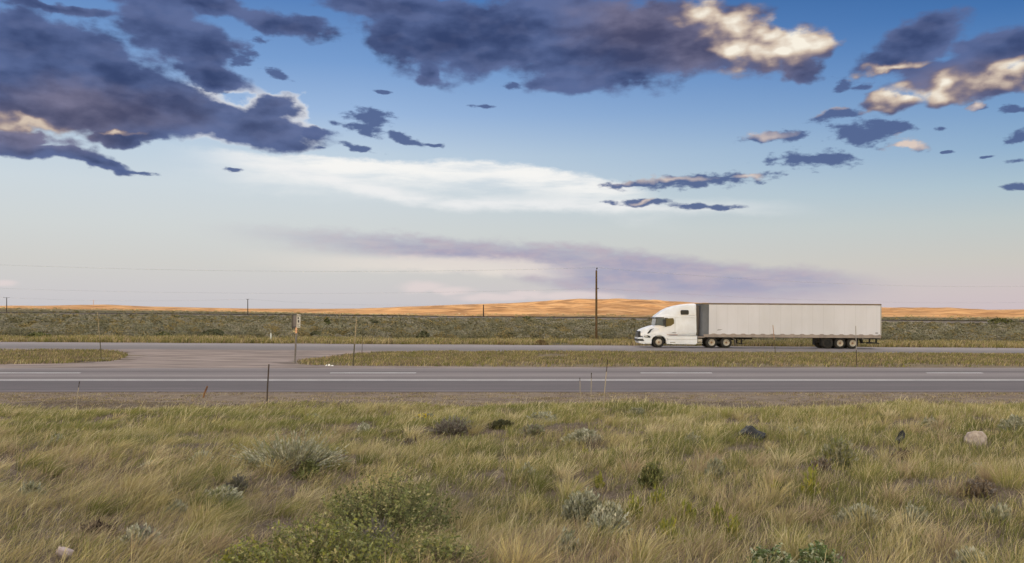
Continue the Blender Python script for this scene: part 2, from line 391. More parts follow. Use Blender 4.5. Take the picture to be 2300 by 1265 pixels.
def gz(X, Y):
    X = np.asarray(X, float); Y = np.asarray(Y, float)
    near = np.interp(Y, [-400, 0, 4, 8, 14, 20, 23, 25.5, 27.3, 39.2], [2.2, 1.02, 0.96, 0.86, 0.62, 0.32, 0.14, 0.03, -0.012, -0.012])
    near = near + bumps(X, Y) * np.interp(Y, [0, 20, 24, 26], [1, 1, 0.4, 0])
    far = plane(X, Y) - 0.012
    t = np.clip((Y - 39.2) / (70.3 - 39.2), 0, 1)
    med = (1 - t) * -0.012 + t * far - 0.16 * np.sin(np.pi * t) ** 2 + 0.4 * bumps(X * 0.6, Y * 0.6) * np.sin(np.pi * t)
    z = np.where(Y < 39.2, near, np.where(Y < 70.3, med, far))
    belt = (Y > 86)
    z = z + belt * 0.18 * (np.sin(X * 0.11 + 1.7 * np.sin(Y * 0.05)) * np.clip((Y - 86) / 30, 0, 1) * np.clip((yrail(X / np.maximum(Y, 1)) - Y) / 30, 0, 1))
    u = X / np.maximum(Y, 60)
    px = np.clip(CX + F * u, -1200, 3500)
    yr = yrail(u)
    zb = CAMZ - (np.interp(px, _bp, _by) - HY) / F * YB
    zt = CAMZ - (np.interp(px, _tp, _ty) - HY) / F * YT
    zr = plane(u * yr, yr) - 0.012
    a = np.clip((Y - yr) / (YB - yr), 0, 1)
    b_ = np.clip((Y - YB) / (YT - YB), 0, 1)
    zz = np.where(Y < YB, zr + (zb - zr) * a, zb + (zt - zb) * (0.72 * b_ + 0.28 * np.sin(b_ * math.pi / 2)))
    rel = 1.5 * (0.4 * np.sin(X * 0.19 - Y * 0.11 + 2 * np.sin(X * 0.03)) + np.sin(X * 0.021 + Y * 0.013) + 0.9 * np.abs(np.sin(X * 0.037 - Y * 0.021 + 1 + 1.3 * np.sin(Y * 0.017))) + 0.45 * np.sin(X * 0.11 + Y * 0.05 + np.sin(Y * 0.06))) * np.sin(np.pi * b_) * np.clip((zt - zb) / 12, 0, 1)
    zz = zz + rel
    zz = np.where(Y > YT, zt - 14 * np.clip((Y - YT) / 400, 0, 1), zz)
    return np.where(Y > yr, zz, z)
def g1(x, y): return float(gz(np.array([x]), np.array([y]))[0])
def at(px, py):
    """point of the ground seen at photograph pixel px, py"""
    u, v = (px - CX) / F, (HY - py) / F
    lo = 2.0
    while lo < 900 and CAMZ + v * lo > g1(u * lo, lo): lo *= 1.01
    return Vector((u * lo, lo, g1(u * lo, lo)))

# ------------------------------------------------------------------ ground sheet
def ground_material():
    m = bpy.data.materials.new('prairie soil and dry grass'); m.use_nodes = True
    w = NT(m.node_tree); bs = w.n['Principled BSDF']
    bs.inputs['Roughness'].default_value = 0.95; bs.inputs['Specular IOR Level'].default_value = 0.1
    pos = w.n.new('ShaderNodeNewGeometry').outputs['Position']
    X, Y, Z = w.sep(pos)[:3]
    fine = w.noise(pos, 6.0, 6, 0.65)
    mid = w.noise(pos, 0.8, 5, 0.6)
    broad = w.noise(w.mapping(pos, sc=(0.03, 0.06, 0.0)), 1.0, 5, 0.6)
    streak = w.noise(w.mapping(pos, sc=(0.016, 0.028, 0.0)), 1.0, 7, 0.7, dist=0.6)
    streak2 = w.noise(w.mapping(pos, sc=(0.035, 0.07, 0.0)), 1.0, 6, 0.7, dist=0.8)
    soil = w.mix(w.ss(fine, 0.35, 0.65), (0.115, 0.085, 0.06), (0.20, 0.155, 0.115))
    verge = w.mix(w.ss(mid, 0.35, 0.65), (0.15, 0.11, 0.085), (0.21, 0.16, 0.115))
    verge = w.mix(w.ss(fine, 0.4, 0.75), verge, (0.27, 0.22, 0.165))
    medc = w.mix(w.ss(mid, 0.35, 0.7), (0.15, 0.115, 0.07), (0.22, 0.175, 0.11))
    belt = w.mix(w.ss(broad, 0.35, 0.65), (0.085, 0.075, 0.04), (0.145, 0.12, 0.07))  # soil tone darkened to stand for shade between the bushes
    hill = w.mix(w.ss(streak, 0.40, 0.60), (0.15, 0.078, 0.032), (0.34, 0.20, 0.09))
    hill = w.mix(w.ss(streak2, 0.45, 0.75, 0.0, 0.8), hill, (0.38, 0.255, 0.14))
    hill = w.mix(w.ss(streak2, 0.34, 0.47, 0.9, 0.0), hill, (0.17, 0.09, 0.042))
    dots = w.noise(w.mapping(pos, sc=(0.09, 0.30, 0.0)), 1.0, 3, 0.7)
    hill = w.mix(w.ss(dots, 0.56, 0.70, 0.0, 0.7), hill, (0.15, 0.09, 0.045))
    jit = w.m('MULTIPLY', w.m('SUBTRACT', mid, 0.5), 1.6)
    yj = w.m('ADD', Y, jit)
    c = w.mix(w.ss(yj, 21.6, 22.8), soil, verge)
    c = w.mix(w.ss(yj, 39.0, 41.2), c, medc)
    c = w.mix(w.ss(Y, 84.0, 88.0), c, belt)
    c = w.mix(w.ss(w.m('ADD', Y, w.m('MULTIPLY', w.m('SUBTRACT', broad, 0.5), 120.0)), 540.0, 600.0), c, hill)
    w.put(bs.inputs['Base Color'], c)
    bn = w.n.new('ShaderNodeBump'); bn.inputs['Strength'].default_value = 0.6; bn.inputs['Distance'].default_value = 0.05
    w.put(bn.inputs['Height'], w.m('ADD', fine, mid)); w.l.new(bn.outputs[0], bs.inputs['Normal'])
    return m
def grid_mesh(name, Xs, Ys, mat_):
    """Xs, Ys 2-D arrays (rows, cols)"""
    r, c = Xs.shape
    V = np.stack([Xs.ravel(), Ys.ravel(), gz(Xs, Ys).ravel()], 1)
    i = np.arange(r * c).reshape(r, c)
    Fc = np.stack([i[:-1, :-1].ravel(), i[:-1, 1:].ravel(), i[1:, 1:].ravel(), i[1:, :-1].ravel()], 1)
    return mesh_np(name, V, Fc, mat_, smooth=True)
def build_ground():
    rows = np.concatenate([[-300, -150, -80, -40], np.arange(-20, 0, 2.0), np.arange(0, 27.2, 0.3), [27.3, 33, 39.2], np.arange(40, 70, 0.8), [70.3, 77, 84.5], np.arange(86, 200, 2.0),
                           np.arange(200, 380, 3.0), np.arange(380, 1000, 5.0), np.arange(1000, 1500, 20.0), [1700, 2200, 3000, 5000, 9000, 16000]])
    u = np.concatenate([np.linspace(-3.0, -1.2, 30)[:-1], np.linspace(-1.2, 1.2, 420), np.linspace(1.2, 3.0, 30)[1:]])
    U, Y = np.meshgrid(u, rows)
    X = U * np.maximum(Y, 60)
    o = put_obj('ground', grid_mesh('ground', X, Y, ground_material()))
    tag(o, kind='structure')
build_ground()

# ------------------------------------------------------------------ carriageways
def asphalt(name, bands, base, tint, along=0.02):
    """bands: list of (y0, y1, factor) across the road, soft edged"""
    m = bpy.data.materials.new(name); m.use_nodes = True
    w = NT(m.node_tree); bs = w.n['Principled BSDF']
    bs.inputs['Roughness'].default_value = 0.85; bs.inputs['Specular IOR Level'].default_value = 0.25
    pos = w.n.new('ShaderNodeNewGeometry').outputs['Position']
    X, Y, Z = w.sep(pos)[:3]
    n1 = w.noise(w.mapping(pos, sc=(along, 2.2, 0)), 1.0, 5, 0.6)
    n2 = w.noise(pos, 22.0, 4, 0.6)
    n3 = w.noise(w.mapping(pos, sc=(0.25, 1.1, 0)), 1.0, 5, 0.65)
    c = w.mix(w.ss(n1, 0.3, 0.7), base, tint)
    c = w.mul(1.0, c, w.mix(w.ss(n2, 0.3, 0.7), (0.86, 0.86, 0.86), (1.12, 1.12, 1.12)))
    crk = w.noise(w.mapping(pos, sc=(0.35, 0.9, 0)), 1.0, 3, 0.5, dist=1.5)
    c = w.mix(w.ss(w.m('ABSOLUTE', w.m('SUBTRACT', crk, 0.5)), 0.0, 0.006, 0.35, 0.0), c, (0.07, 0.06, 0.06))
    c = w.mul(1.0, c, w.mix(w.ss(n3, 0.3, 0.7), (0.92, 0.92, 0.92), (1.07, 1.06, 1.05)))
    wob = w.m('ADD', Y, w.m('MULTIPLY', w.m('SUBTRACT', n1, 0.5), 0.3))
    for y0, y1, f in bands:
        k = w.m('MULTIPLY', w.ss(wob, y0 - 0.12, y0 + 0.12), w.ss(wob, y1 - 0.12, y1 + 0.12, 1.0, 0.0))
        c = w.mul(k, c, f if isinstance(f, tuple) else (f, f, f))
    w.put(bs.inputs['Base Color'], c)
    return m
def strip(name, x0, x1, y0, y1, zf, mat_, step=12.0, kind='structure'):
    n = max(2, int((x1 - x0) / step) + 1)
    xs = np.linspace(x0, x1, n)
    X, Y = np.meshgrid(xs, [y0, y1])
    Z = zf(X, Y)
    V = np.stack([X.ravel(), Y.ravel(), Z.ravel()], 1); i = np.arange(2 * n).reshape(2, n)
    Fc = np.stack([i[0, :-1], i[0, 1:], i[1, 1:], i[1, :-1]], 1)
    o = put_obj(name, mesh_np(name, V, Fc, mat_))
    return tag(o, kind=kind)
A_near = asphalt('worn grey asphalt', [(27.0, 31.9, (0.60, 0.60, 0.63)), (27.5, 28.0, 1.35), (32.9, 33.7, 0.80), (36.0, 37.2, 0.72), (34.2, 35.2, 1.12), (38.3, 39, 1.2)], (0.165, 0.142, 0.142), (0.21, 0.18, 0.178))
strip('near_road', -400, 400, YN0, YN1, lambda X, Y: X * 0, A_near)
A_far = asphalt('pale grey asphalt', [(70, 74.6, 0.80), (74.9, 75.6, 0.72), (79.0, 84.2, 1.22)], (0.18, 0.158, 0.156), (0.23, 0.203, 0.20))
fz = lambda X, Y: plane(X, Y)
strip('far_road', -400, 400, YF0, YF1, fz, A_far)
paint = noisy('road paint', (0.72, 0.71, 0.70), (0.55, 0.54, 0.53), 1.5, 0.7, 0.2, detail=5)
strip('edge_line', -400, 400, 31.98, 32.24, lambda X, Y: X * 0 + 0.005, paint)
for x0, x1 in [(-81.5, -78.4), (-69.2, -66.1), (-56.9, -53.8), (-44.6, -41.5), (-33.0, -29.9), (-21.6, -17.8), (-7.5, -3.95), (5.3, 8.25), (17.1, 19.4), (29.4, 32.4), (41.7, 44.7), (54, 57), (66.3, 69.3)]:
    strip('lane_dash', x0, x1, 35.68, 35.92, lambda X, Y: X * 0 + 0.005, paint)
# gravel crossover between the carriageways
gravel = noisy('pale gravel', (0.33, 0.265, 0.235), (0.17, 0.135, 0.118), 0.7, 0.95, 0.1, detail=14, sc=(0.4, 1.3, 1), bump=0.6)
def build_crossover():
    ys = np.linspace(YN1 - 0.02, YF0 + 0.02, 70)
    left = np.interp(ys, [38.8, 39.8, 41.5, 44, 48, 52, 60, 66, 70.6], [-45, -40, -28.5, -23.0, -22.3, -23.6, -26.5, -30, -60])
    right = np.interp(ys, [38.8, 39.8, 41.2, 44, 48, 54, 60, 64, 67, 69.5, 70.6], [26, 0, -9.6, -10.8, -12.2, -12.6, -12, -11, -9.5, -4, 30])
    t = np.linspace(0, 1, 60)
    X = left[:, None] * (1 - t) + right[:, None] * t
    X = X + (rng.random(X.shape) - 0.5) * 0.0
    wob = 0.9 * np.sin(ys * 1.7) + 0.6 * np.sin(ys * 4.1 + 1)
    X = X + (wob[:, None] * (np.abs(t - 0.5) * 2)[None, :] ** 3)
    Y = np.repeat(ys[:, None], 60, 1)
    r, c = X.shape
    Z = np.maximum(gz(X, Y) + 0.02, np.where(Y < 40, -0.004, -9))
    Z = np.where(Y > 69.8, np.minimum(Z, plane(X, Y) - 0.004), Z)
    V = np.stack([X.ravel(), Y.ravel(), Z.ravel()], 1); i = np.arange(r * c).reshape(r, c)
    Fc = np.stack([i[:-1, :-1].ravel(), i[:-1, 1:].ravel(), i[1:, 1:].ravel(), i[1:, :-1].ravel()], 1)
    tag(put_obj('gravel_crossover', mesh_np('gravel_crossover', V, Fc, gravel, True)), kind='structure')
    return ys, left, right
XO = build_crossover()
def in_cross(X, Y):
    l = np.interp(Y, XO[0], XO[1]); r_ = np.interp(Y, XO[0], XO[2])
    return (Y > 38.5) & (Y < 71) & (X > l) & (X < r_)

# ------------------------------------------------------------------ railway on its low bank, crossing the plain at a slant
def build_rail():
    t = thing('railway_line', 'dark railway rails on a low grey ballast bank crossing the plain behind the sagebrush', 'railway')
    A, B = Vector((-880, 748, 0)), Vector((600, 120.8, 0))
    n = 160
    d = (B - A).normalized(); nrm = Vector((-d.y, d.x, 0))
    def sweep(name, prof, m_, par):
        V = []; Fc = []
        k = len(prof)
        for i in range(n + 1):
            p = A.lerp(B, i / n); z = float(plane(np.array(p.x), np.array(p.y)))
            for a_, h in prof: V.append((p.x + nrm.x * a_, p.y + nrm.y * a_, z + h))
        for i in range(n):
            for j in range(k - 1): Fc.append((i * k + j, i * k + j + 1, (i + 1) * k + j + 1, (i + 1) * k + j))
        o = put_obj(name, mesh_np(name, V, Fc, m_), par); return o
    sweep('ballast_bank', [(-4.5, -0.4), (-2.0, 0.65), (2.0, 0.65), (4.5, -0.4)], noisy('grey ballast', (0.20, 0.175, 0.15), (0.13, 0.11, 0.09), 0.4, 0.95, 0.1), t)
    steel = mat('dark rusty rail', (0.03, 0.022, 0.018), 0.7)
    for s in (-0.75, 0.75):
        sweep('rail', [(s - 0.09, 0.64), (s - 0.09, 1.0), (s + 0.09, 1.0), (s + 0.09, 0.64)], steel, t)
build_rail()

# ------------------------------------------------------------------ the cloud whose shade covers the road and the plain, overhead behind the camera
def build_cloud():
    H = 720.0
    off = Vector((sun_dir.x, sun_dir.y, 0)) * (H / sun_dir.z)
    m_ = mat('cloud', (0.85, 0.85, 0.87), 1.0, 0.0)
    nx, ny = 90, 40
    xs = np.linspace(-1900, 1900, nx); 
    V = []
    for side in (1, -1):
        for j in range(ny):
            for i in range(nx):
                u = i / (nx - 1) * 2 - 1; v = j / (ny - 1) * 2 - 1
                x = u * 1900
                ye = 568 + 14 * math.sin(x * 0.011) + 9 * math.sin(x * 0.031 + 1) + 0.0 * x
                y0 = -520
                y = y0 + (ye - y0) * (v * 0.5 + 0.5)
                prof = max(0.0, 1 - u ** 6) ** 0.5 * max(0.0, 1 - v ** 4) ** 0.5
                bump = 0.75 + 0.25 * math.sin(x * 0.012 + 2 * math.sin(y * 0.01)) * math.cos(y * 0.017)
                z = H + (110 * prof * bump if side > 0 else -12 * prof * bump)
                sh = off * (z / H)
                V.append((x + sh.x, y + sh.y, z))
    idx = np.arange(nx * ny).reshape(ny, nx)
    q = np.stack([idx[:-1, :-1].ravel(), idx[:-1, 1:].ravel(), idx[1:, 1:].ravel(), idx[1:, :-1].ravel()], 1)
    q2 = q[:, ::-1] + nx * ny
    o = put_obj('cloud', mesh_np('cloud', V, np.concatenate([q, q2]), m_, True))
    tag(o, kind='structure')
build_cloud()

# ------------------------------------------------------------------ lorry
def build_truck():
    K = 24.5
    tx = lambda px: (px - 1705) / K
    tz = lambda px, py: (781 + (px - 1705) * 0.006 - py) / K
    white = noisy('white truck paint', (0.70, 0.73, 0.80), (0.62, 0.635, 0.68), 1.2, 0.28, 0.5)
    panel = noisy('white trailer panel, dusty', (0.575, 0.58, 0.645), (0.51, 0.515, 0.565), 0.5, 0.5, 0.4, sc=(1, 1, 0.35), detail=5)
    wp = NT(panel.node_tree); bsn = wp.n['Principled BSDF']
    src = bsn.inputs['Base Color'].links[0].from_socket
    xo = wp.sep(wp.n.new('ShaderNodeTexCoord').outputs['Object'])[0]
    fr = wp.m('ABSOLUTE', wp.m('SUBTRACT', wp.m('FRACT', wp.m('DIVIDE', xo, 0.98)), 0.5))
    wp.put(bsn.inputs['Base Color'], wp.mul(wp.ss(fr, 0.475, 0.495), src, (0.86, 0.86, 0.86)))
    railm = noisy('dirty aluminium rail', (0.30, 0.25, 0.225), (0.22, 0.185, 0.17), 2.0, 0.6, 0.4)
    toprail = mat('dark bronze rail', (0.14, 0.105, 0.075), 0.6)
    nose = noisy('dark grey nose panel', (0.10, 0.11, 0.14), (0.07, 0.075, 0.09), 1.0, 0.4, 0.5)  # shade of the rounded front is put into this dark colour
    rubber = noisy('tyre rubber', (0.022, 0.021, 0.02), (0.035, 0.032, 0.03), 6.0, 0.85, 0.2)
    black = mat('black frame', (0.018, 0.017, 0.016), 0.7)
    alu = noisy('dull aluminium', (0.50, 0.46, 0.39), (0.36, 0.32, 0.27), 9, 0.45, 0.5, 0.2)
    hubm = mat('rusty hub', (0.22, 0.13, 0.085), 0.6)
    glass = mat('dark glass', (0.02, 0.02, 0.02), 0.3, 0.3)
    glass2 = mat('amber side glass', (0.09, 0.065, 0.015), 0.25, 0.4)  # yellow view through the window is painted into the glass colour
    wglass = mat('windscreen glass', (0.10, 0.125, 0.135), 0.06, 0.9)
    dark = mat('black plastic', (0.03, 0.03, 0.032), 0.5)
    grey = mat('grey lettering', (0.25, 0.25, 0.27), 0.5)
    redm = mat('maroon lettering', (0.22, 0.09, 0.08), 0.5)
    lampm = mat('lamp lens', (0.45, 0.45, 0.45), 0.1, 0.8)
    redl = mat('red reflector', (0.45, 0.05, 0.03), 0.3)
    YC = 79.6 + 1.3
    X0 = (1705 - CX) / F * 79.6
    T = thing('semi_truck', 'white semi truck with long white box trailer driving left on the far carriageway', 'truck',
              (X0, YC, float(plane(X0, YC))), (0, math.atan(0.00596), 0))
    HW = 1.22
    # --- cab body: lofted rounded sections, nose to sleeper back
    def loft(name, secs, m_, par, n=20, ex=5.0):
        b = bmesh.new(); rings = []
        for x, hw, z0, z1, tp in secs:         # tp: how much narrower the top is
            ring = []
            for k in range(n):
                a = 2 * math.pi * (k + 0.5) / n
                c, s = math.cos(a), math.sin(a)
                yy = math.copysign(abs(c) ** (2 / ex), c); zz = math.copysign(abs(s) ** (2 / ex), s)
                f = 1 - tp * max(0, zz * 0.5 + 0.5)
                ring.append(b.verts.new((x, yy * hw * f, (z0 + z1) / 2 + zz * (z1 - z0) / 2)))
            rings.append(ring)
        for A, B in zip(rings, rings[1:]):
            for k in range(n): b.faces.new((A[k], A[(k + 1) % n], B[(k + 1) % n], B[k]))
        b.faces.new(rings[0][::-1]); b.faces.new(rings[-1])
        return from_bm(name, b, m_, par, smooth=True)
    hood = loft('hood', [(tx(1436.5), 0.80, 1.02, 1.50, .10), (tx(1438), 0.90, 0.98, 1.585, .10), (tx(1446), 1.02, 0.95, 1.76, .16), (tx(1458), 1.14, 0.95, 1.93, .22), (tx(1470), 1.19, 0.95, 2.06, .20), (tx(1480), 1.2, 0.95, 2.12, .12), (tx(1494), 1.2, 0.95, 2.12, .05)], white, T)
    cab = loft('cab', [(tx(1473.5), 1.08, 1.2, 2.12, .1), (tx(1477), 1.12, 1.2, 2.75, .12), (tx(1484), 1.18, 1.1, 3.0, .1), (tx(1494), 1.21, 1.1, 3.1, .06), (tx(1520), 1.22, 1.1, 3.15, .04), (tx(1564), 1.22, 1.1, 3.2, .02), (tx(1566), 1.19, 1.14, 3.1, .02)], white, T, ex=9)
    loft('roof_fairing', [(tx(1472.3), 0.95, 2.68, 2.76, .1), (tx(1474.5), 1.06, 2.66, 2.93, .22), (tx(1483), 1.16, 2.68, 3.2, .34), (tx(1492), 1.20, 2.7, 3.46, .36), (tx(1503), 1.215, 2.72, 3.68, .34), (tx(1518), 1.225, 2.74, 3.86, .26), (tx(1535), 1.23, 2.76, 3.99, .16), (tx(1550), 1.23, 2.78, 4.06, .10), (tx(1561), 1.23, 2.78, 4.08, .08), (tx(1564), 1.20, 2.8, 4.04, .08)], white, T, ex=7)
    # --- lower body with the wheel arch
    wx, wz = tx(1480), 0.50
    b = bmesh.new()
    arch = [(wx + 0.70 * math.cos(a), wz + 0.66 * math.sin(a)) for a in [math.pi - math.pi * k / 16 + 0.0 for k in range(17)]]
    poly = [(tx(1450), 0.42), (tx(1444), 0.75), (tx(1443), 1.2), (tx(1466), 1.34), (tx(1500), 1.32), (tx(1506), 0.42)]
    left = [(tx(1450), 0.42), (wx - 0.70, 0.42)] + arch[1:-1] + [(wx + 0.70, 0.42), (tx(1506), 0.42), (tx(1503), 1.25), (tx(1492), 1.32), (tx(1466), 1.34), (tx(1446), 1.22), (tx(1445), 0.8)]
    prism(b, left, -HW, -HW + 0.45); from_bm('front_fender', b, white, T, bevel=0.03)
    b = bmesh.new(); prism(b, left, HW - 0.45, HW); from_bm('front_fender', b, white, T, bevel=0.03)
    b = bmesh.new()
    prism(b, [(tx(1497.5), 0.33), (tx(1563), 0.31), (tx(1566), 0.4), (tx(1566), 1.12), (tx(1500), 1.12), (tx(1502), 0.8)], -HW - 0.015, HW + 0.015)
    sk = from_bm('side_fairing', b, white, T, bevel=0.04)
    seamm = mat('grey seam', (0.22, 0.21, 0.2), 0.6)
    for s in (-1, 1):
        yy = s * (HW + 0.017)
        for x0, x1, z0, z1 in ((tx(1500), tx(1565), 1.06, 1.085), (tx(1500), tx(1565), 0.74, 0.76), (tx(1505), tx(1517), 0.46, 0.52)):
            b = bmesh.new(); box(b, x0, x1, yy - 0.004, yy + 0.004, z0, z1); from_bm('panel_seam', b, seamm, sk)
    # --- bumper, grille, lamps
    b = bmesh.new()
    prism(b, [(tx(1433.5), 0.62), (tx(1436), 0.40), (tx(1446), 0.33), (tx(1464), 0.33), (tx(1465), 0.95), (tx(1450), 0.95), (tx(1434), 0.93)], -1.16, 1.16)
    bump = from_bm('bumper', b, white, T, bevel=0.05)
    b = bmesh.new(); box(b, tx(1432.6), tx(1451), -1.175, 1.175, 0.60, 0.80); from_bm('bumper_intake', b, dark, bump, bevel=0.02)
    b = bmesh.new(); prism(b, [(tx(1434.3), 0.90), (tx(1435.3), 1.50), (tx(1439.6), 1.52), (tx(1440), 0.92)], -0.93, 0.93); gr = from_bm('grille', b, dark, T, bevel=0.03)
    b = bmesh.new()
    b.free()
    for k in range(4): b = bmesh.new(); box(b, tx(1434.2), tx(1434.6), -0.8, 0.8, 0.99 + k * 0.12, 1.01 + k * 0.12); from_bm('grille_bar', b, alu, gr)
    for s in (-1, 1):
        b = bmesh.new()
        prism(b, [(tx(1448), 0.93), (tx(1446.5), 1.06), (tx(1455), 1.14), (tx(1461), 1.04), (tx(1461), 0.90)], s * 1.20 - 0.04, s * 1.20 + 0.04)
        h = from_bm('headlight', b, dark, T, bevel=0.015)
        b = bmesh.new(); prism(b, [(tx(1448.5), 0.97), (tx(1448.5), 1.05), (tx(1454), 1.10), (tx(1455), 0.98)], s * 1.245 - 0.006, s * 1.245 + 0.006); from_bm('lens', b, lampm, h)
        b = bmesh.new()
        prism(b, [(tx(1454.0), 1.27), (tx(1457.5), 1.52), (tx(1462), 1.70), (tx(1469.5), 1.77), (tx(1463.5), 1.62), (tx(1461), 1.45), (tx(1458), 1.30)], s * 1.165 - 0.05, s * 1.165 + 0.05)
        from_bm('hood_vent', b, dark, T, bevel=0.01)
        # glass
        b = bmesh.new(); prism(b, [(tx(1474.6), 2.08), (tx(1475.4), 2.66), (tx(1493.5), 2.72), (tx(1493.0), 1.98), (tx(1484), 2.04)], s * 1.205 - 0.03, s * 1.205 + 0.012); from_bm('windscreen_corner', b, wglass, T, bevel=0.01)
        b = bmesh.new(); prism(b, [(tx(1495.5), 1.94), (tx(1496), 2.70), (tx(1512), 2.72), (tx(1514), 2.55), (tx(1514), 2.22), (tx(1507), 2.02)], s * 1.215 - 0.03, s * 1.215 + 0.012); dw = from_bm('side_window', b, glass2, T, bevel=0.01)
        b = bmesh.new(); prism(b, [(tx(1493.2), 1.92), (tx(1493.2), 2.75), (tx(1500), 2.75), (tx(1497.2), 1.92)], s * 1.222 - 0.02, s * 1.222 + 0.02); from_bm('window_frame', b, dark, dw)
        b = bmesh.new(); prism(b, [(tx(1529), 3.08), (tx(1528.5), 3.40), (tx(1531), 3.47), (tx(1545), 3.47), (tx(1547), 3.40), (tx(1547), 3.10), (tx(1545), 3.04), (tx(1531), 3.04)], s * 1.19 - 0.06, s * 1.19 + 0.045); from_bm('sleeper_window', b, glass, T, bevel=0.02)
        # seams of door and sleeper, drip line
        b = bmesh.new()
        yy = s * (HW + 0.002)
        box(b, tx(1505), tx(1562), yy - 0.012, yy + 0.012, 2.80, 2.835); from_bm('drip_rail', b, white, T)
        b = bmesh.new(); box(b, tx(1516), tx(1516) + 0.02, yy - 0.004, yy + 0.004, 1.15, 2.75)
        from_bm('door_seam', b, mat('seam', (0.33, 0.32, 0.31), 0.6), T)
        # door mark: short grey and maroon strokes, too small to read
        b = bmesh.new(); prism(b, [(tx(1509), 1.38), (tx(1512), 1.44), (tx(1520), 1.41), (tx(1518), 1.35)], yy - 0.005, yy + 0.006); from_bm('door_mark', b, grey, T)
        b = bmesh.new(); box(b, tx(1498), tx(1522), yy - 0.005, yy + 0.006, 1.165, 1.215); from_bm('door_lettering', b, redm, T)
        # mirror
        b = bmesh.new(); box(b, tx(1489), tx(1492), s * 1.50 - 0.10, s * 1.50 + 0.10, 2.05, 2.6); tube(b, [(tx(1490.5), s * 1.5, 2.15), (tx(1494), s * 1.2, 2.1)], 0.02, 6); tube(b, [(tx(1490.5), s * 1.5, 2.55), (tx(1494), s * 1.2, 2.6)], 0.02, 6)
        from_bm('mirror', b, dark, T, bevel=0.02)
    b = bmesh.new(); prism(b, [(tx(1471.6), 2.08), (tx(1474.4), 2.70), (tx(1477), 2.70), (tx(1476), 2.05)], -1.07, 1.07); from_bm('windscreen', b, wglass, T, bevel=0.02)
    b = bmesh.new(); prism(b, [(tx(1470.8), 2.70), (tx(1473), 2.80), (tx(1492), 2.80), (tx(1492), 2.73), (tx(1474), 2.66)], -1.235, 1.235); from_bm('sun_visor', b, dark, T, bevel=0.01)
    exm = mat('dark extender', (0.07, 0.06, 0.055), 0.6)
    for s in (-1, 1): b = bmesh.new(); prism(b, [(tx(1564), 1.15), (tx(1564), 3.98), (tx(1570.5), 3.90), (tx(1568.5), 1.15)], s * 1.17 - 0.03, s * 1.17 + 0.03); from_bm('side_extender', b, exm, T)
    # --- chassis
    b = bmesh.new()
    for s in (-0.45, 0.45): box(b, tx(1450), tx(1652), s - 0.06, s + 0.06, 0.72, 1.0)
    box(b, tx(1455), tx(1500), -0.5, 0.5, 0.35, 1.0); box(b, tx(1600), tx(1640), -1.0, 1.0, 0.42, 0.60)
    box(b, tx(1590), tx(1645), -0.55, 0.55, 1.0, 1.12)
    from_bm('chassis', b, black, T)
    b = bmesh.new(); box(b, tx(1567), tx(1583), -HW, HW, 0.93, 1.06); from_bm('deck_plate', b, railm, T, bevel=0.01)
    for s in (-1, 1):
        b = bmesh.new(); tube(b, [(tx(1567.5), s * 0.95, 0.66), (tx(1578), s * 0.95, 0.66)], 0.2, 14); from_bm('air_tank', b, alu, T, smooth=True)
        b = bmesh.new(); box(b, tx(1567), tx(1579), s * 1.12 - 0.09, s * 1.12 + 0.09, 0.40, 0.44); from_bm('step', b, alu, T)
    # rear quarter fenders over the drive wheels and mud flaps
    for s in (-1, 1):
        b = bmesh.new()
        pts = [(tx(1618), 1.13), (tx(1634), 1.10), (tx(1646), 0.98), (tx(1652), 0.78), (tx(1654.5), 0.3)]
        prism(b, pts + [(p[0] - 0.03, p[1] - 0.04) for p in pts[::-1]], s * 0.98 - 0.26, s * 0.98 + 0.26)
        from_bm('rear_fender', b, mat('grey fender', (0.16, 0.14, 0.125), 0.6), T)
    # --- wheels
    base = {}
    def wheel(px, s, twin=False, rimm=alu, dim=False):
        key = (twin, dim)
        if key not in base:
            w_ = 0.62 if twin else 0.30
            b = bmesh.new()
            prof = [(0.30, 0.0), (0.44, 0.01), (0.50, 0.03), (0.515, 0.07), (0.515, w_ - 0.07), (0.50, w_ - 0.03), (0.44, w_), (0.30, w_)]
            N = 36; rings = []
            for r_, y_ in prof: rings.append([b.verts.new((r_ * math.cos(2 * math.pi * k / N), y_, r_ * math.sin(2 * math.pi * k / N))) for k in range(N)])
            for A, B in zip(rings, rings[1:]):
                for k in range(N): b.faces.new((A[k], A[(k + 1) % N], B[(k + 1) % N], B[k]))
            tm = bpy.data.meshes.new('tyre'); b.to_mesh(tm); b.free(); tm.materials.append(rubber); tm.shade_smooth()
            b = bmesh.new(); N = 30; rings = []
            dp = (0.02 if dim else 0.13) if twin else -0.03
            for r_, y_ in [(0.305, 0.015), (0.295, 0.05), (0.24, dp * 0.6), (0.17, dp), (0.12, dp - 0.01)]:
                rings.append([b.verts.new((r_ * math.cos(2 * math.pi * k / N), y_, r_ * math.sin(2 * math.pi * k / N))) for k in range(N)])
            for A, B in zip(rings, rings[1:]):
                for k in range(N): b.faces.new((A[k], A[(k + 1) % N], B[(k + 1) % N], B[k]))
            b.faces.new(rings[-1])
            for k in range(10):
                a = 2 * math.pi * k / 10
                bmesh.ops.create_cone(b, cap_ends=True, segments=6, radius1=0.018, radius2=0.018, depth=0.03, matrix=Matrix.Translation((0.205 * math.cos(a), dp * 0.8 - 0.02, 0.205 * math.sin(a))) @ Matrix.Rotation(math.pi / 2, 4, 'X'))
            rm = bpy.data.meshes.new('rim'); b.to_mesh(rm); b.free(); rm.materials.append(rimm)
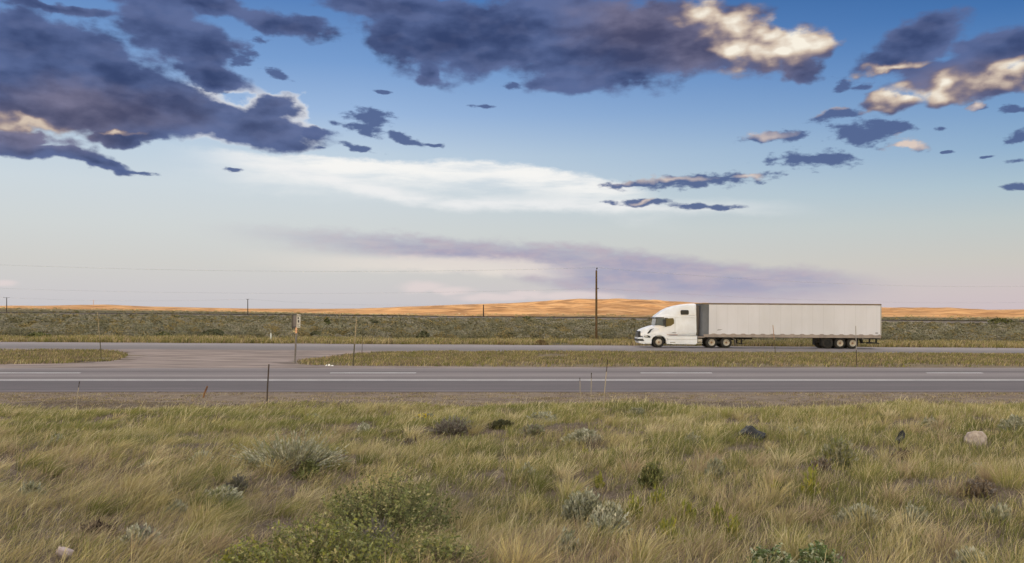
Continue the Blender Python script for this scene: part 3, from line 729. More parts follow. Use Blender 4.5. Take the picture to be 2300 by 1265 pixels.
            b = bmesh.new(); bmesh.ops.create_cone(b, cap_ends=True, segments=16, radius1=0.075, radius2=0.10, depth=0.12, matrix=Matrix.Translation((0, dp - 0.04, 0)) @ Matrix.Rotation(math.pi / 2, 4, 'X'))
            hm = bpy.data.meshes.new('hub'); b.to_mesh(hm); b.free(); hm.materials.append(rimm if dim else hubm)
            base[key] = (tm, rm, hm)
        tm, rm, hm = base[key]
        o = put_obj('wheel', None, T, (tx(px), s * (HW - 0.03 if px > 1500 else HW - 0.06), 0.515), (0, 0, 0 if s < 0 else math.pi))
        put_obj('tyre', tm, o); put_obj('rim', rm, o); put_obj('hub', hm, o)
    for s in (-1, 1):
        wheel(1480, s)
        for px in (1599, 1632): wheel(px, s, True)
        wheel(1860, s, True, mat('black rim', (0.015, 0.015, 0.015), 0.8), True)
        for px in (1888, 1916.5): wheel(px, s, True)
    # --- trailer
    TL, TR, ZB, ZT = tx(1571.5), tx(1978.5), 1.10, 4.10
    b = bmesh.new()
    prism(b, [(tx(1592), ZB), (TR, ZB), (TR, ZT), (tx(1592), ZT)], -1.295, 1.295)
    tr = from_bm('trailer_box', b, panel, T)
    b = bmesh.new()
    V = [(-1.29, tx(1592)), (-1.28, TL + 0.25), (-1.0, TL), (1.0, TL), (1.28, TL + 0.25), (1.29, tx(1592))]
    A = [b.verts.new((x, y, ZB + 0.02)) for y, x in V]; B = [b.verts.new((x, y, ZT - 0.06)) for y, x in V]
    b.faces.new(A); b.faces.new(B[::-1])
    for i in range(6): b.faces.new((A[i], B[i], B[(i + 1) % 6], A[(i + 1) % 6]))
    from_bm('trailer_nose', b, nose, tr)
    b = bmesh.new()
    prism(b, [(TL, ZT - 0.09), (TL, ZT - 0.01), (tx(1588), ZT + 0.03), (TR + 0.03, ZT + 0.03), (TR + 0.03, ZT - 0.10), (tx(1588), ZT - 0.10)], -1.315, 1.315)
    from_bm('top_rail', b, toprail, tr)
    for s in (-1, 1):
        b = bmesh.new()
        xs = [tx(1592) + 0.0]; top = []
        x = tx(1592)
        while x < TR - 0.02:
            for f, h in ((0, 0.16), (0.22, 0.175), (0.38, 0.24), (0.62, 0.24), (0.78, 0.175)):
                if x + f * 0.9 < TR - 0.02: top.append((x + f * 0.9, ZB + h + 0.0))
            x += 0.9
        pts = [(tx(1580), ZB + 0.16)] + top + [(TR, ZB + 0.16)]
        y0, y1 = s * 1.312 - 0.012, s * 1.312 + 0.012
        cols = [[b.verts.new((x_, y_, z_)) for y_, z_ in ((y0, ZB - 0.10), (y0, t_), (y1, t_), (y1, ZB - 0.10))] for x_, t_ in pts]
        for A_, B_ in zip(cols, cols[1:]):
            for k in range(4): b.faces.new((A_[k], B_[k], B_[(k + 1) % 4], A_[(k + 1) % 4]))
        b.faces.new(cols[0]); b.faces.new(cols[-1][::-1])
        from_bm('bottom_rail', b, railm, tr)
        # small grey maker's mark near the front and lamps at the tail
        b = bmesh.new()
        zz = ZB + 0.50
        prism(b, [(tx(1610), zz), (tx(1612), zz + 0.12), (tx(1623), zz + 0.12), (tx(1618), zz + 0.04)], s * 1.298 - 0.004, s * 1.298 + 0.004)
        from_bm('trailer_mark', b, grey, tr)
        b = bmesh.new(); box(b, tx(1966), tx(1972), s * 1.298 - 0.005, s * 1.298 + 0.006, ZB + 0.30, ZB + 0.42); from_bm('side_plate', b, grey, tr)
    rfm = mat('rear frame', (0.36, 0.34, 0.33), 0.5)
    for s in (-1, 1): b = bmesh.new(); box(b, TR - 0.07, TR + 0.035, s * 1.2525 - 0.0525, s * 1.2525 + 0.0525, ZB + 0.25, ZT - 0.11); from_bm('rear_frame', b, rfm, tr)
    b = bmesh.new(); box(b, TR + 0.002, TR + 0.035, -1.19, 1.19, ZB - 0.1, ZB + 0.15); from_bm('rear_sill', b, rfm, tr)
    for s in (-0.62, 0.62): b = bmesh.new(); box(b, TR + 0.001, TR + 0.03, s - 0.56, s + 0.56, ZB + 0.16, ZT - 0.13); from_bm('rear_door', b, panel, tr)
    b = bmesh.new(); box(b, tx(1592), TR - 0.1, -1.25, 1.25, ZB - 0.14, ZB - 0.01); box(b, tx(1592), tx(1695), -0.5, 0.5, ZB - 0.3, ZB - 0.1); from_bm('floor_beam', b, black, tr)
    b = bmesh.new(); box(b, tx(1842), tx(1935), -0.55, 0.55, 0.62, ZB - 0.12); box(b, tx(1848), tx(1930), -0.9, 0.9, 0.48, 0.58); from_bm('wheel_bogie', b, black, tr)
    for s in (-1, 1): b = bmesh.new(); box(b, tx(1846), tx(1848), s * 0.92 - 0.32, s * 0.92 + 0.32, 0.28, ZB - 0.1); from_bm('mud_flap', b, black, tr)
    for s in (-1, 1): b = bmesh.new(); prism(b, [(tx(1934), ZB - 0.1), (tx(1936), ZB - 0.1), (tx(1941), 0.50), (tx(1939), 0.50)], s * 0.92 - 0.32, s * 0.92 + 0.32); from_bm('mud_flap', b, black, tr)
    b = bmesh.new()
    for s in (-0.75, 0.75): box(b, tx(1972), tx(1975), s - 0.05, s + 0.05, 0.52, ZB - 0.1)
    box(b, tx(1971), tx(1976), -1.22, 1.22, 0.47, 0.57); box(b, tx(1948), tx(1976), -1.1, -1.0, 0.48, 0.54); box(b, tx(1948), tx(1976), 1.0, 1.1, 0.48, 0.54)
    box(b, tx(1950), tx(1978), -1.2, 1.2, ZB - 0.18, ZB - 0.1)
    from_bm('underride_guard', b, black, tr)
    b = bmesh.new(); box(b, TR - 0.02, TR + 0.05, -1.25, -1.0, ZB - 0.08, ZB + 0.06); from_bm('tail_light', b, redl, tr)
    for s in (-1, 1):
        b = bmesh.new(); box(b, tx(1668) - 0.06, tx(1668) + 0.06, s * 0.85 - 0.06, s * 0.85 + 0.06, 0.42, ZB - 0.1); box(b, tx(1663), tx(1675), s * 0.85 - 0.12, s * 0.85 + 0.12, 0.36, 0.42)
        tube(b, [(tx(1668), s * 0.85, 0.6), (tx(1684), s * 0.5, 0.95)], 0.03, 6)
        from_bm('landing_leg', b, black, tr)
build_truck()

# ------------------------------------------------------------------ vegetation
def vnoise(x, y, seed=0, oct=3):
    out = 0; amp = 1; tot = 0
    for o in range(oct):
        xi = np.floor(x).astype(np.int64); yi = np.floor(y).astype(np.int64)
        fx = x - xi; fy = y - yi; fx = fx * fx * (3 - 2 * fx); fy = fy * fy * (3 - 2 * fy)
        def h(a, b):
            n = (a * 374761393 + b * 668265263 + (seed + o * 17) * 974711) & 0x7fffffff
            n = ((n ^ (n >> 13)) * 1274126177) & 0x7fffffff
            return ((n ^ (n >> 16)) & 0xffff) / 65535.0
        v = (h(xi, yi) * (1 - fx) + h(xi + 1, yi) * fx) * (1 - fy) + (h(xi, yi + 1) * (1 - fx) + h(xi + 1, yi + 1) * fx) * fy
        out = out + v * amp; tot += amp; amp *= 0.5; x = x * 2.03 + 5.1; y = y * 2.03 + 1.7
    return out / tot
def plant_material(name, transl=0.25, rough=0.7):
    m = bpy.data.materials.new(name); m.use_nodes = True
    w = NT(m.node_tree); bs = w.n['Principled BSDF']
    a = w.n.new('ShaderNodeAttribute'); a.attribute_name = 'tint'
    w.l.new(a.outputs['Color'], bs.inputs['Base Color'])
    bs.inputs['Roughness'].default_value = rough; bs.inputs['Specular IOR Level'].default_value = 0.15
    tr = w.n.new('ShaderNodeBsdfTranslucent'); w.l.new(a.outputs['Color'], tr.inputs[0])
    mx = w.n.new('ShaderNodeMixShader'); mx.inputs[0].default_value = transl
    out = [n for n in w.n if n.type == 'OUTPUT_MATERIAL'][0]
    w.l.new(bs.outputs[0], mx.inputs[1]); w.l.new(tr.outputs[0], mx.inputs[2]); w.l.new(mx.outputs[0], out.inputs[0])
    return m
grass_m = plant_material('grass blades', 0.3)
leaf_m = plant_material('leaves', 0.2)
def blades(root, h, wid, lean, col, curl=1.7, head=0.0, faceang=None):
    """root (n,3), h (n), wid (n), lean (n,2) sideways travel as a share of h -> V, F, tint"""
    n = len(h)
    lv = np.array([0.0, 0.38, 0.72, 1.0]); ws = np.array([0.8, 1.0, 0.7, 0.12])
    if faceang is None: faceang = rng.random(n) * math.pi * 0.8 - math.pi * 0.4
    wx, wy = np.cos(faceang) * wid / 2, np.sin(faceang) * wid / 2
    V = np.zeros((n, 8, 3), np.float32)
    L = np.hypot(lean[:, 0], lean[:, 1])
    for k, t in enumerate(lv):
        b = t ** curl
        wk = ws[k] + (head if k == 2 else 0)
        cx = root[:, 0] + lean[:, 0] * h * b; cy = root[:, 1] + lean[:, 1] * h * b
        cz = root[:, 2] + h * (t - 0.28 * np.minimum(L, 1.2) * b * t)
        for j, sg in ((0, -1), (1, 1)):
            V[:, k * 2 + j, 0] = cx + sg * wx * wk; V[:, k * 2 + j, 1] = cy + sg * wy * wk; V[:, k * 2 + j, 2] = cz
    i = np.arange(n)[:, None] * 8
    Fc = np.concatenate([i + np.array([[2 * k, 2 * k + 1, 2 * k + 3, 2 * k + 2]]) for k in range(3)], 0)
    C = np.ones((n, 8, 4), np.float32)
    C[:, :, :3] = col[:, None, :]
    g = np.array([0.80, 0.80, 0.95, 0.95, 1.05, 1.05, 1.15, 1.15], np.float32)      # older dull foot, drier tip
    C[:, :, :3] *= g[None, :, None]
    return V.reshape(-1, 3), Fc, C.reshape(-1, 4)
def join(parts):
    V = []; Fs = []; Cs = []; o = 0
    for v, f, c in parts:
        V.append(v); Fs.append(f + o); Cs.append(c); o += len(v)
    return np.concatenate(V), np.concatenate(Fs), np.concatenate(Cs)
PAL = np.array([[0.185, 0.190, 0.055], [0.31, 0.290, 0.095], [0.48, 0.395, 0.185], [0.64, 0.54, 0.32], [0.42, 0.32, 0.20], [0.21, 0.165, 0.125]])
# 0 green olive, 1 yellow olive, 2 straw, 3 pale straw, 4 tan, 5 brown
def pick(weights, n):
    """weights (n,6) -> colours"""
    w_ = weights / weights.sum(1, keepdims=True); cs = np.cumsum(w_, 1); r_ = rng.random(n)[:, None]
    i = (r_ > cs).sum(1).clip(0, 5)
    return i, PAL[i] * (0.82 + 0.36 * rng.random((n, 1))) * (1 + (rng.random((n, 3)) - 0.5) * 0.10)
def scatter(ya, yb, dens, umax=0.78, clump=7, rad=0.07):
    """tuft scatter between distances ya, yb; dens in blades per square metre"""
    nt = int((yb - ya) * 2 * (0.62 * yb + 6.0) * dens / clump)
    y = ya + rng.random(nt) * (yb - ya); x = (rng.random(nt) * 2 - 1) * (0.62 * yb + 6.0)
    wide = 0.62 * y + 0.3
    k = (np.abs(x) < wide + 5.5) & ((np.abs(x) < wide) | (rng.random(nt) < 0.5))
    return x[k], y[k]
BUSHES = []         # (x, y, r): keep grass thinner here
def near_grass():
    parts = []
    for ya, yb, dens, clump, wid in ((3.6, 8.5, 3000, 14, 0.0028), (8.5, 13.0, 2000, 12, 0.0038), (13.0, 18.0, 1300, 10, 0.0055), (18.0, 21.6, 1000, 10, 0.0075)):
        tx_, ty_ = scatter(ya, yb, dens, clump=clump)
        # patchiness: thin, open soil showing between the tufts
        d = vnoise(tx_ * 1.1, ty_ * 0.9, 3)
        d2 = vnoise(tx_ * 3.1, ty_ * 2.6, 9, 2)
        thr = 0.435
        keep = ((d * 0.65 + d2 * 0.35) > thr + (rng.random(len(tx_)) - 0.5) * 0.14) | (ty_ > 17.5)
        edge = ty_ + 1.6 * (vnoise(tx_ * 0.8, ty_ * 0 + 3, 5) - 0.5) < np.interp(tx_ / ty_, [-0.6, -0.2, 0.1, 0.6], [19.2, 19.8, 20.4, 20.6])
        keep &= edge
        for bx, by, br in BUSHES:
            keep &= ~(((tx_ - bx) ** 2 + (ty_ - by) ** 2 < (br * 1.0) ** 2) & (rng.random(len(tx_)) < 0.95))
            keep &= ~((np.abs(tx_ - bx) < br * 0.8) & (ty_ < by) & (ty_ > by - 2.2 * br - 0.25) & (rng.random(len(tx_)) < 0.45))
        tx_, ty_ = tx_[keep], ty_[keep]
        nt = len(tx_)
        # whole-tuft traits
        side = np.clip((tx_ / ty_ + 0.59) / 1.18, 0, 1)                     # 0 left ... 1 right
        green = vnoise(tx_ * 0.45 + 9, ty_ * 0.38, 21); dry = vnoise(tx_ * 0.7, ty_ * 0.55 + 4, 33); tone = rng.random(nt)
        far = np.clip((ty_ - 9) / 9, 0, 1)
        W = np.zeros((nt, 6)) + 0.02
        W[:, 0] = np.clip((green - 0.38) * 6, 0, 2.4) * (0.6 + 0.4 * far) + 0.22
        W[:, 1] = 0.55 + 0.9 * far
        W[:, 2] = np.clip((dry - 0.38) * 4, 0.1, 2) + 0.25
        W[:, 3] = 0.16 + 0.3 * np.clip(dry - 0.5, 0, 1) * 3
        W[:, 4] = np.clip((0.62 - green) * 3.5, 0, 1.6) * (1 - 0.6 * far)
        W[:, 5] = 0.30 * (1 - far) + 0.05
        W = W ** 1.7
        ti, _ = pick(W, nt)
        hgt = (0.05 + 0.125 * vnoise(tx_ * 0.9, ty_ * 0.9, 44)) * (0.7 + 0.6 * rng.random(nt)) * np.interp(ty_, [3, 8, 13, 19, 22], [1.0, 1.05, 1.1, 1.05, 0.75])
        wind = np.interp(side, [0, 0.3, 0.5, 0.75, 1.0], [0.62, 0.50, 0.34, 0.22, 0.18]) * (0.55 + 0.9 * vnoise(tx_ * 0.6, ty_ * 0.5, 55))
        idx = np.repeat(np.arange(nt), clump); n = len(idx)
        r_ = np.abs(rng.normal(0, 0.055, n)); a = rng.random(n) * 2 * math.pi
        ox, oy = r_ * np.cos(a), r_ * np.sin(a)
        X = tx_[idx] + ox; Y = ty_[idx] + oy
        same = rng.random(n) < 0.72
        Wi = W[idx]; i2, c2 = pick(Wi, n)
        col = np.where(same[:, None], PAL[ti[idx]] * (0.85 + 0.3 * rng.random((n, 1))), c2)
        h = hgt[idx] * (0.35 + 1.0 * rng.random(n))
        tall = rng.random(n) < 0.07
        h = np.where(tall, h * 1.55, h); col = np.where(tall[:, None], PAL[3] * (0.8 + 0.4 * rng.random((n, 1))), col)
        lean = np.stack([wind[idx] + ox * 4.5 + rng.normal(0, 0.26, n), oy * 4.5 + rng.normal(0, 0.22, n)], 1)
        w_ = wid * (0.6 + 0.8 * rng.random(n)) * np.where(tall, 0.8, 1.0)
        root = np.stack([X, Y, gz(X, Y) - 0.01], 1)
        parts.append(blades(root, h, w_, lean, col, 1.6, 0.35))
    # bunches: bigger fans of one colour, with bare feet between them
    for ya, yb, dens, nb, wid in ((3.6, 9, 3.4, 150, 0.0030), (9, 14, 2.6, 110, 0.0045), (14, 20.4, 1.9, 80, 0.0065)):
        x, y = scatter(ya, yb, dens, clump=1); nt = len(x)
        k = rng.random(nt) < 0.25 + 1.0 * vnoise(x * 0.5, y * 0.5, 140)
        for bx, by, br in BUSHES: k &= (x - bx) ** 2 + (y - by) ** 2 > (br * 1.05) ** 2
        k &= y < np.interp(x / y, [-0.6, -0.2, 0.1, 0.6], [18.9, 19.6, 20.2, 20.4])
        x, y = x[k], y[k]; nt = len(x)
        side = np.clip((x / y + 0.59) / 1.18, 0, 1); g_ = vnoise(x * 0.4 + 2, y * 0.4, 150)
        W = np.zeros((nt, 6)) + 0.02
        W[:, 0] = np.clip((g_ - 0.45) * 6, 0, 2) + 0.1; W[:, 1] = 0.8; W[:, 2] = 0.9; W[:, 3] = np.interp(y, [5, 12], [0.03, 0.35]); W[:, 4] = np.clip((0.55 - g_) * 6, 0, 1.5) * (y < 14) + 0.1; W[:, 5] = 0.12
        ti, _ = pick(W, nt)
        H = (0.13 + 0.13 * rng.random(nt)) * np.interp(y, [4, 12, 17, 20], [1.0, 1.05, 1.0, 0.75]); Rr = 0.05 + 0.07 * rng.random(nt)
        wind = np.interp(side, [0, 0.3, 0.5, 0.75, 1.0], [0.75, 0.6, 0.38, 0.25, 0.2]) * (0.6 + 0.8 * rng.random(nt))
        i = np.repeat(np.arange(nt), nb); n = len(i)
        q = np.sqrt(rng.random(n)); a = rng.random(n) * 2 * math.pi; ox, oy = q * np.cos(a), q * np.sin(a)
        X = x[i] + ox * Rr[i]; Y = y[i] + oy * Rr[i]
        h = H[i] * (0.45 + 0.75 * rng.random(n))
        lean = np.stack([wind[i] + ox * 0.75 + rng.normal(0, 0.15, n), oy * 0.75 + rng.normal(0, 0.15, n)], 1)
        c = PAL[ti[i]] * (0.75 + 0.5 * rng.random((n, 1))) * (0.85 + 0.3 * rng.random((nt, 1)))[i]
        mixd = rng.random(n) < 0.18; c = np.where(mixd[:, None], PAL[rng.integers(2, 5, n)] * 1.05, c)
        parts.append(blades(np.stack([X, Y, gz(X, Y) - 0.01], 1), h, wid * (0.6 + 0.8 * rng.random(n)), lean, c, 1.5, 0.3))
    # short dead litter between the tufts
    for ya, yb, dens, wid in ((3.6, 9, 1500, 0.0045), (9, 15, 700, 0.007), (15, 22, 380, 0.011)):
        x, y = scatter(ya, yb, dens, clump=1); n = len(x)
        k = vnoise(x * 1.6, y * 1.4, 90)
        c = np.where((k > 0.52)[:, None], PAL[5] * 1.15, np.array([0.25, 0.205, 0.165])) * (0.6 + 0.7 * rng.random((n, 1)))
        parts.append(blades(np.stack([x, y, gz(x, y) - 0.005], 1), 0.05 * (0.4 + rng.random(n)), wid * (0.6 + 0.8 * rng.random(n)), rng.normal(0, 1.0, (n, 2)) + np.array([0.4, 0]), c, 1.2, 0.2))
    V, Fc, C = join(parts)
    o = put_obj('prairie_grass', mesh_np('prairie_grass', V, Fc, grass_m, attrs={'tint': C}))
    tag(o, 'wind-bent olive and straw prairie grass filling the foreground slope', 'grass', kind='stuff')
def band_grass(name, ya, yb, dens, h0, wid, W0, label, mask=None, shade=1.0, lean0=0.25, patch=0.45, scale=0.5, umax=0.85, clump=8, rad=0.12):
    area = (yb * yb - ya * ya) * umax
    nt = int(area * dens / clump)
    y = np.sqrt(ya * ya + rng.random(nt) * (yb * yb - ya * ya)); x = (rng.random(nt) * 2 - 1) * umax * y
    d = vnoise(x * scale, y * scale * 1.6, 71)
    k = d > patch + (rng.random(nt) - 0.5) * 0.25
    if mask is not None: k &= mask(x, y)
    x, y, d = x[k], y[k], d[k]; nt = len(x)
    W = np.tile(np.array(W0, float), (nt, 1)); g = vnoise(x * 0.25 + 3, y * 0.4, 83)
    W[:, 0] *= 1 + 5 * np.clip(g - 0.5, 0, 1); W[:, 3] *= 1 + 4 * np.clip(0.5 - g, 0, 1)
    W[:, 5] *= 1 + 3 * np.clip(0.45 - g, 0, 1)
    ti, _ = pick(W, nt)
    idx = np.repeat(np.arange(nt), clump); n = len(idx)
    ox = rng.normal(0, rad, n); oy = rng.normal(0, rad, n)
    X = x[idx] + ox; Y = y[idx] + oy
    if mask is not None:
        k2 = mask(X, Y); X, Y, idx, ox, oy = X[k2], Y[k2], idx[k2], ox[k2], oy[k2]; n = len(X)
    _, c2 = pick(W[idx], n)
    col = np.where((rng.random(n) < 0.6)[:, None], PAL[ti[idx]] * (0.85 + 0.3 * rng.random((n, 1))), c2)
    h = h0 * (0.5 + 0.8 * rng.random(n)) * (0.6 + 0.8 * np.clip(d[idx], 0, 1))
    lean = np.stack([lean0 + rng.normal(0, 0.3, n), rng.normal(0, 0.25, n)], 1)
    root = np.stack([X, Y, gz(X, Y) - 0.02], 1)
    V, Fc, C = blades(root, h, wid * (0.6 + 0.8 * rng.random(n)), lean, col * np.array([shade, shade * 0.97, shade * 0.92]), 1.4)
    o = put_obj(name, mesh_np(name, V, Fc, grass_m, attrs={'tint': C}))
    tag(o, label, 'grass', kind='stuff')

# ---- leaf-cloud shrubs
def leafquads(P, N, size, asp, col):
    """leaf quads at P facing roughly N; size (n), asp = length/width"""
    n = len(P)
    N = N / np.maximum(np.linalg.norm(N, axis=1, keepdims=True), 1e-6)
    r_ = rng.normal(0, 1, (n, 3)); U = r_ - (r_ * N).sum(1, keepdims=True) * N
    U /= np.maximum(np.linalg.norm(U, axis=1, keepdims=True), 1e-6); W = np.cross(N, U)
    a = U * (size * asp / 2)[:, None]; b = W * (size / 2)[:, None]
    V = np.stack([P - a, P - b * 1.0 + a * 0.05, P + a, P + b * 1.0 + a * 0.05], 1).astype(np.float32)
    Fc = np.arange(n * 4).reshape(n, 4)
    C = np.ones((n, 4, 4), np.float32); C[:, :, :3] = col[:, None, :]
    return V.reshape(-1, 3), Fc, C.reshape(-1, 4)
def shrub_mesh(r, h, nst, nleaf, leaf, asp, cols, upright=0.5, spike=0.0, stemcol=(0.16, 0.13, 0.10), stemw=0.006, inner=0.35, ry=None, lean=0.12, twig=1):
    """stems fan out of the foot, leaves sit along their outer part; returns (foliage, stems)"""
    ry = ry or r
    a = rng.random(nst) * 2 * math.pi; q = np.sqrt(rng.random(nst))
    lobes = 0.72 + 0.5 * vnoise(np.cos(a) * 2.2 + 10, np.sin(a) * 2.2 + 10, int(r * 991) + nst, 2) + 0.12 * rng.normal(0, 1, nst)
    ex = np.cos(a) * q * r * lobes; ey = np.sin(a) * q * ry * lobes
    ez = h * np.sqrt(np.clip(1 - (q * 0.96) ** 2, 0.05, 1)) * (0.72 + 0.38 * rng.random(nst)) * (0.8 + 0.3 * lobes)
    ez *= 1 + spike * rng.random(nst) ** 2
    tip = np.stack([ex + lean * ez, ey, ez], 1); base = np.stack([ex * 0.45, ey * 0.45, 0 * ez], 1)
    # stems
    bl = blades(base, ez, np.full(nst, stemw), np.stack([(tip[:, 0] - base[:, 0]) / np.maximum(ez, .02), (tip[:, 1] - base[:, 1]) / np.maximum(ez, .02)], 1), np.tile(np.array(stemcol), (nst, 1)) * (0.8 + 0.4 * rng.random((nst, 1))), 1.2)
    k = np.repeat(np.arange(nst), nleaf); n = len(k)
    t = inner + (1 - inner) * rng.random(n) ** 0.75
    P = base[k] + (tip[k] - base[k]) * np.stack([t ** 1.2, t ** 1.2, t], 1)
    P = P + rng.normal(0, 1, (n, 3)) * np.array([0.35, 0.35, 0.25]) * leaf * 1.6 * twig
    out = P - np.array([0, 0, h * 0.2]); N = rng.normal(0, 1, (n, 3)) + out / max(r, h) * 0.9 + np.array([0, -0.25, 0.35])
    ci = rng.integers(0, len(cols), nst)[k]
    mixi = rng.random(n) < 0.3
    ci = np.where(mixi, rng.integers(0, len(cols), n), ci)
    col = np.array(cols)[ci] * (0.78 + 0.44 * rng.random((n, 1)))
    if upright > 0:
        # slim leaves standing with the stems
        d = tip[k] - base[k]; d /= np.maximum(np.linalg.norm(d, axis=1, keepdims=True), 1e-6)
        d = d + rng.normal(0, 0.5 * (1.2 - upright), (n, 3)); d /= np.linalg.norm(d, axis=1, keepdims=True)
        sz = leaf * (0.6 + 0.8 * rng.random(n)); s_ = np.cross(d, rng.normal(0, 1, (n, 3))); s_ /= np.maximum(np.linalg.norm(s_, axis=1, keepdims=True), 1e-6)
        A = d * (sz * asp / 2)[:, None]; B = s_ * (sz / 2)[:, None]
        V = np.stack([P - A, P - B, P + A, P + B], 1).astype(np.float32).reshape(-1, 3); Fc = np.arange(n * 4).reshape(n, 4)
        C = np.ones((n, 4, 4), np.float32); C[:, :, :3] = col[:, None, :]; lf = (V, Fc, C.reshape(-1, 4))
    else:
        lf = leafquads(P, N, leaf * (0.6 + 0.8 * rng.random(n)), asp, col)
    return lf, bl
SAGE = [(0.30, 0.30, 0.21), (0.38, 0.37, 0.27), (0.24, 0.245, 0.145), (0.32, 0.295, 0.17)]
SAGEL = [(0.46, 0.45, 0.34), (0.37, 0.365, 0.26), (0.58, 0.555, 0.43), (0.29, 0.29, 0.19)]
DARKG = [(0.11, 0.12, 0.045), (0.155, 0.155, 0.06), (0.085, 0.09, 0.04)]
OLIVE = [(0.21, 0.225, 0.08), (0.285, 0.285, 0.11), (0.15, 0.165, 0.06), (0.38, 0.34, 0.16), (0.19, 0.195, 0.09)]
LIME = [(0.30, 0.30, 0.06), (0.24, 0.25, 0.055), (0.19, 0.20, 0.06), (0.40, 0.36, 0.07)]
BLUEG = [(0.13, 0.18, 0.07), (0.18, 0.24, 0.10), (0.10, 0.125, 0.05), (0.40, 0.42, 0.28), (0.22, 0.23, 0.09)]
DEAD = [(0.21, 0.18, 0.16), (0.27, 0.235, 0.20), (0.16, 0.135, 0.115)]
BROWN = [(0.20, 0.15, 0.10), (0.27, 0.205, 0.14), (0.14, 0.105, 0.075)]
def shrub(name, label, cat, px, py, wpx, hpx, nst, nleaf, leaf, asp, cols, group=None, flowers=None, depth=0.8, loose=0.22, **kw):
    """px, py: foot in photograph pixels; wpx, hpx: its size there"""
    p = at(px, py); s = p.y / F
    r, h = wpx * s / 2, hpx * s
    t = thing(name, label, cat, (p.x, p.y + r * depth * 0.6, g1(p.x, p.y + r * depth * 0.6) - 0.02), (0, 0, 0), group)
    lf, st = shrub_mesh(r, h, nst, nleaf, leaf, asp, cols, ry=r * depth, **kw)
    put_obj('foliage', mesh_np('foliage', *lf[:2], leaf_m, attrs={'tint': lf[2]}), t)
    put_obj('stems', mesh_np('stems', *st[:2], leaf_m, attrs={'tint': st[2]}), t)
    if flowers:
        n, col, sz = flowers
        a = rng.random(n) * 2 * math.pi; q = np.sqrt(rng.random(n)) * 0.9
        P = np.stack([np.cos(a) * q * r, np.sin(a) * q * r * depth, h * np.sqrt(1 - q * q) * (0.92 + 0.2 * rng.random(n))], 1)
        P = np.repeat(P, 4, 0) + rng.normal(0, sz * 0.5, (n * 4, 3))
        f = leafquads(P, rng.normal(0, 1, (n * 4, 3)) + np.array([0, -0.5, 1]), np.full(n * 4, sz), 1.0, np.array(col)[None] * (0.8 + 0.4 * rng.random((n * 4, 1))))
        put_obj('flowers', mesh_np('flowers', *f[:2], leaf_m, attrs={'tint': f[2]}), t)['kind'] = 'stuff'
    BUSHES.append((p.x, p.y + r * depth * 0.6, r * (0.85 - loose)))
    return t
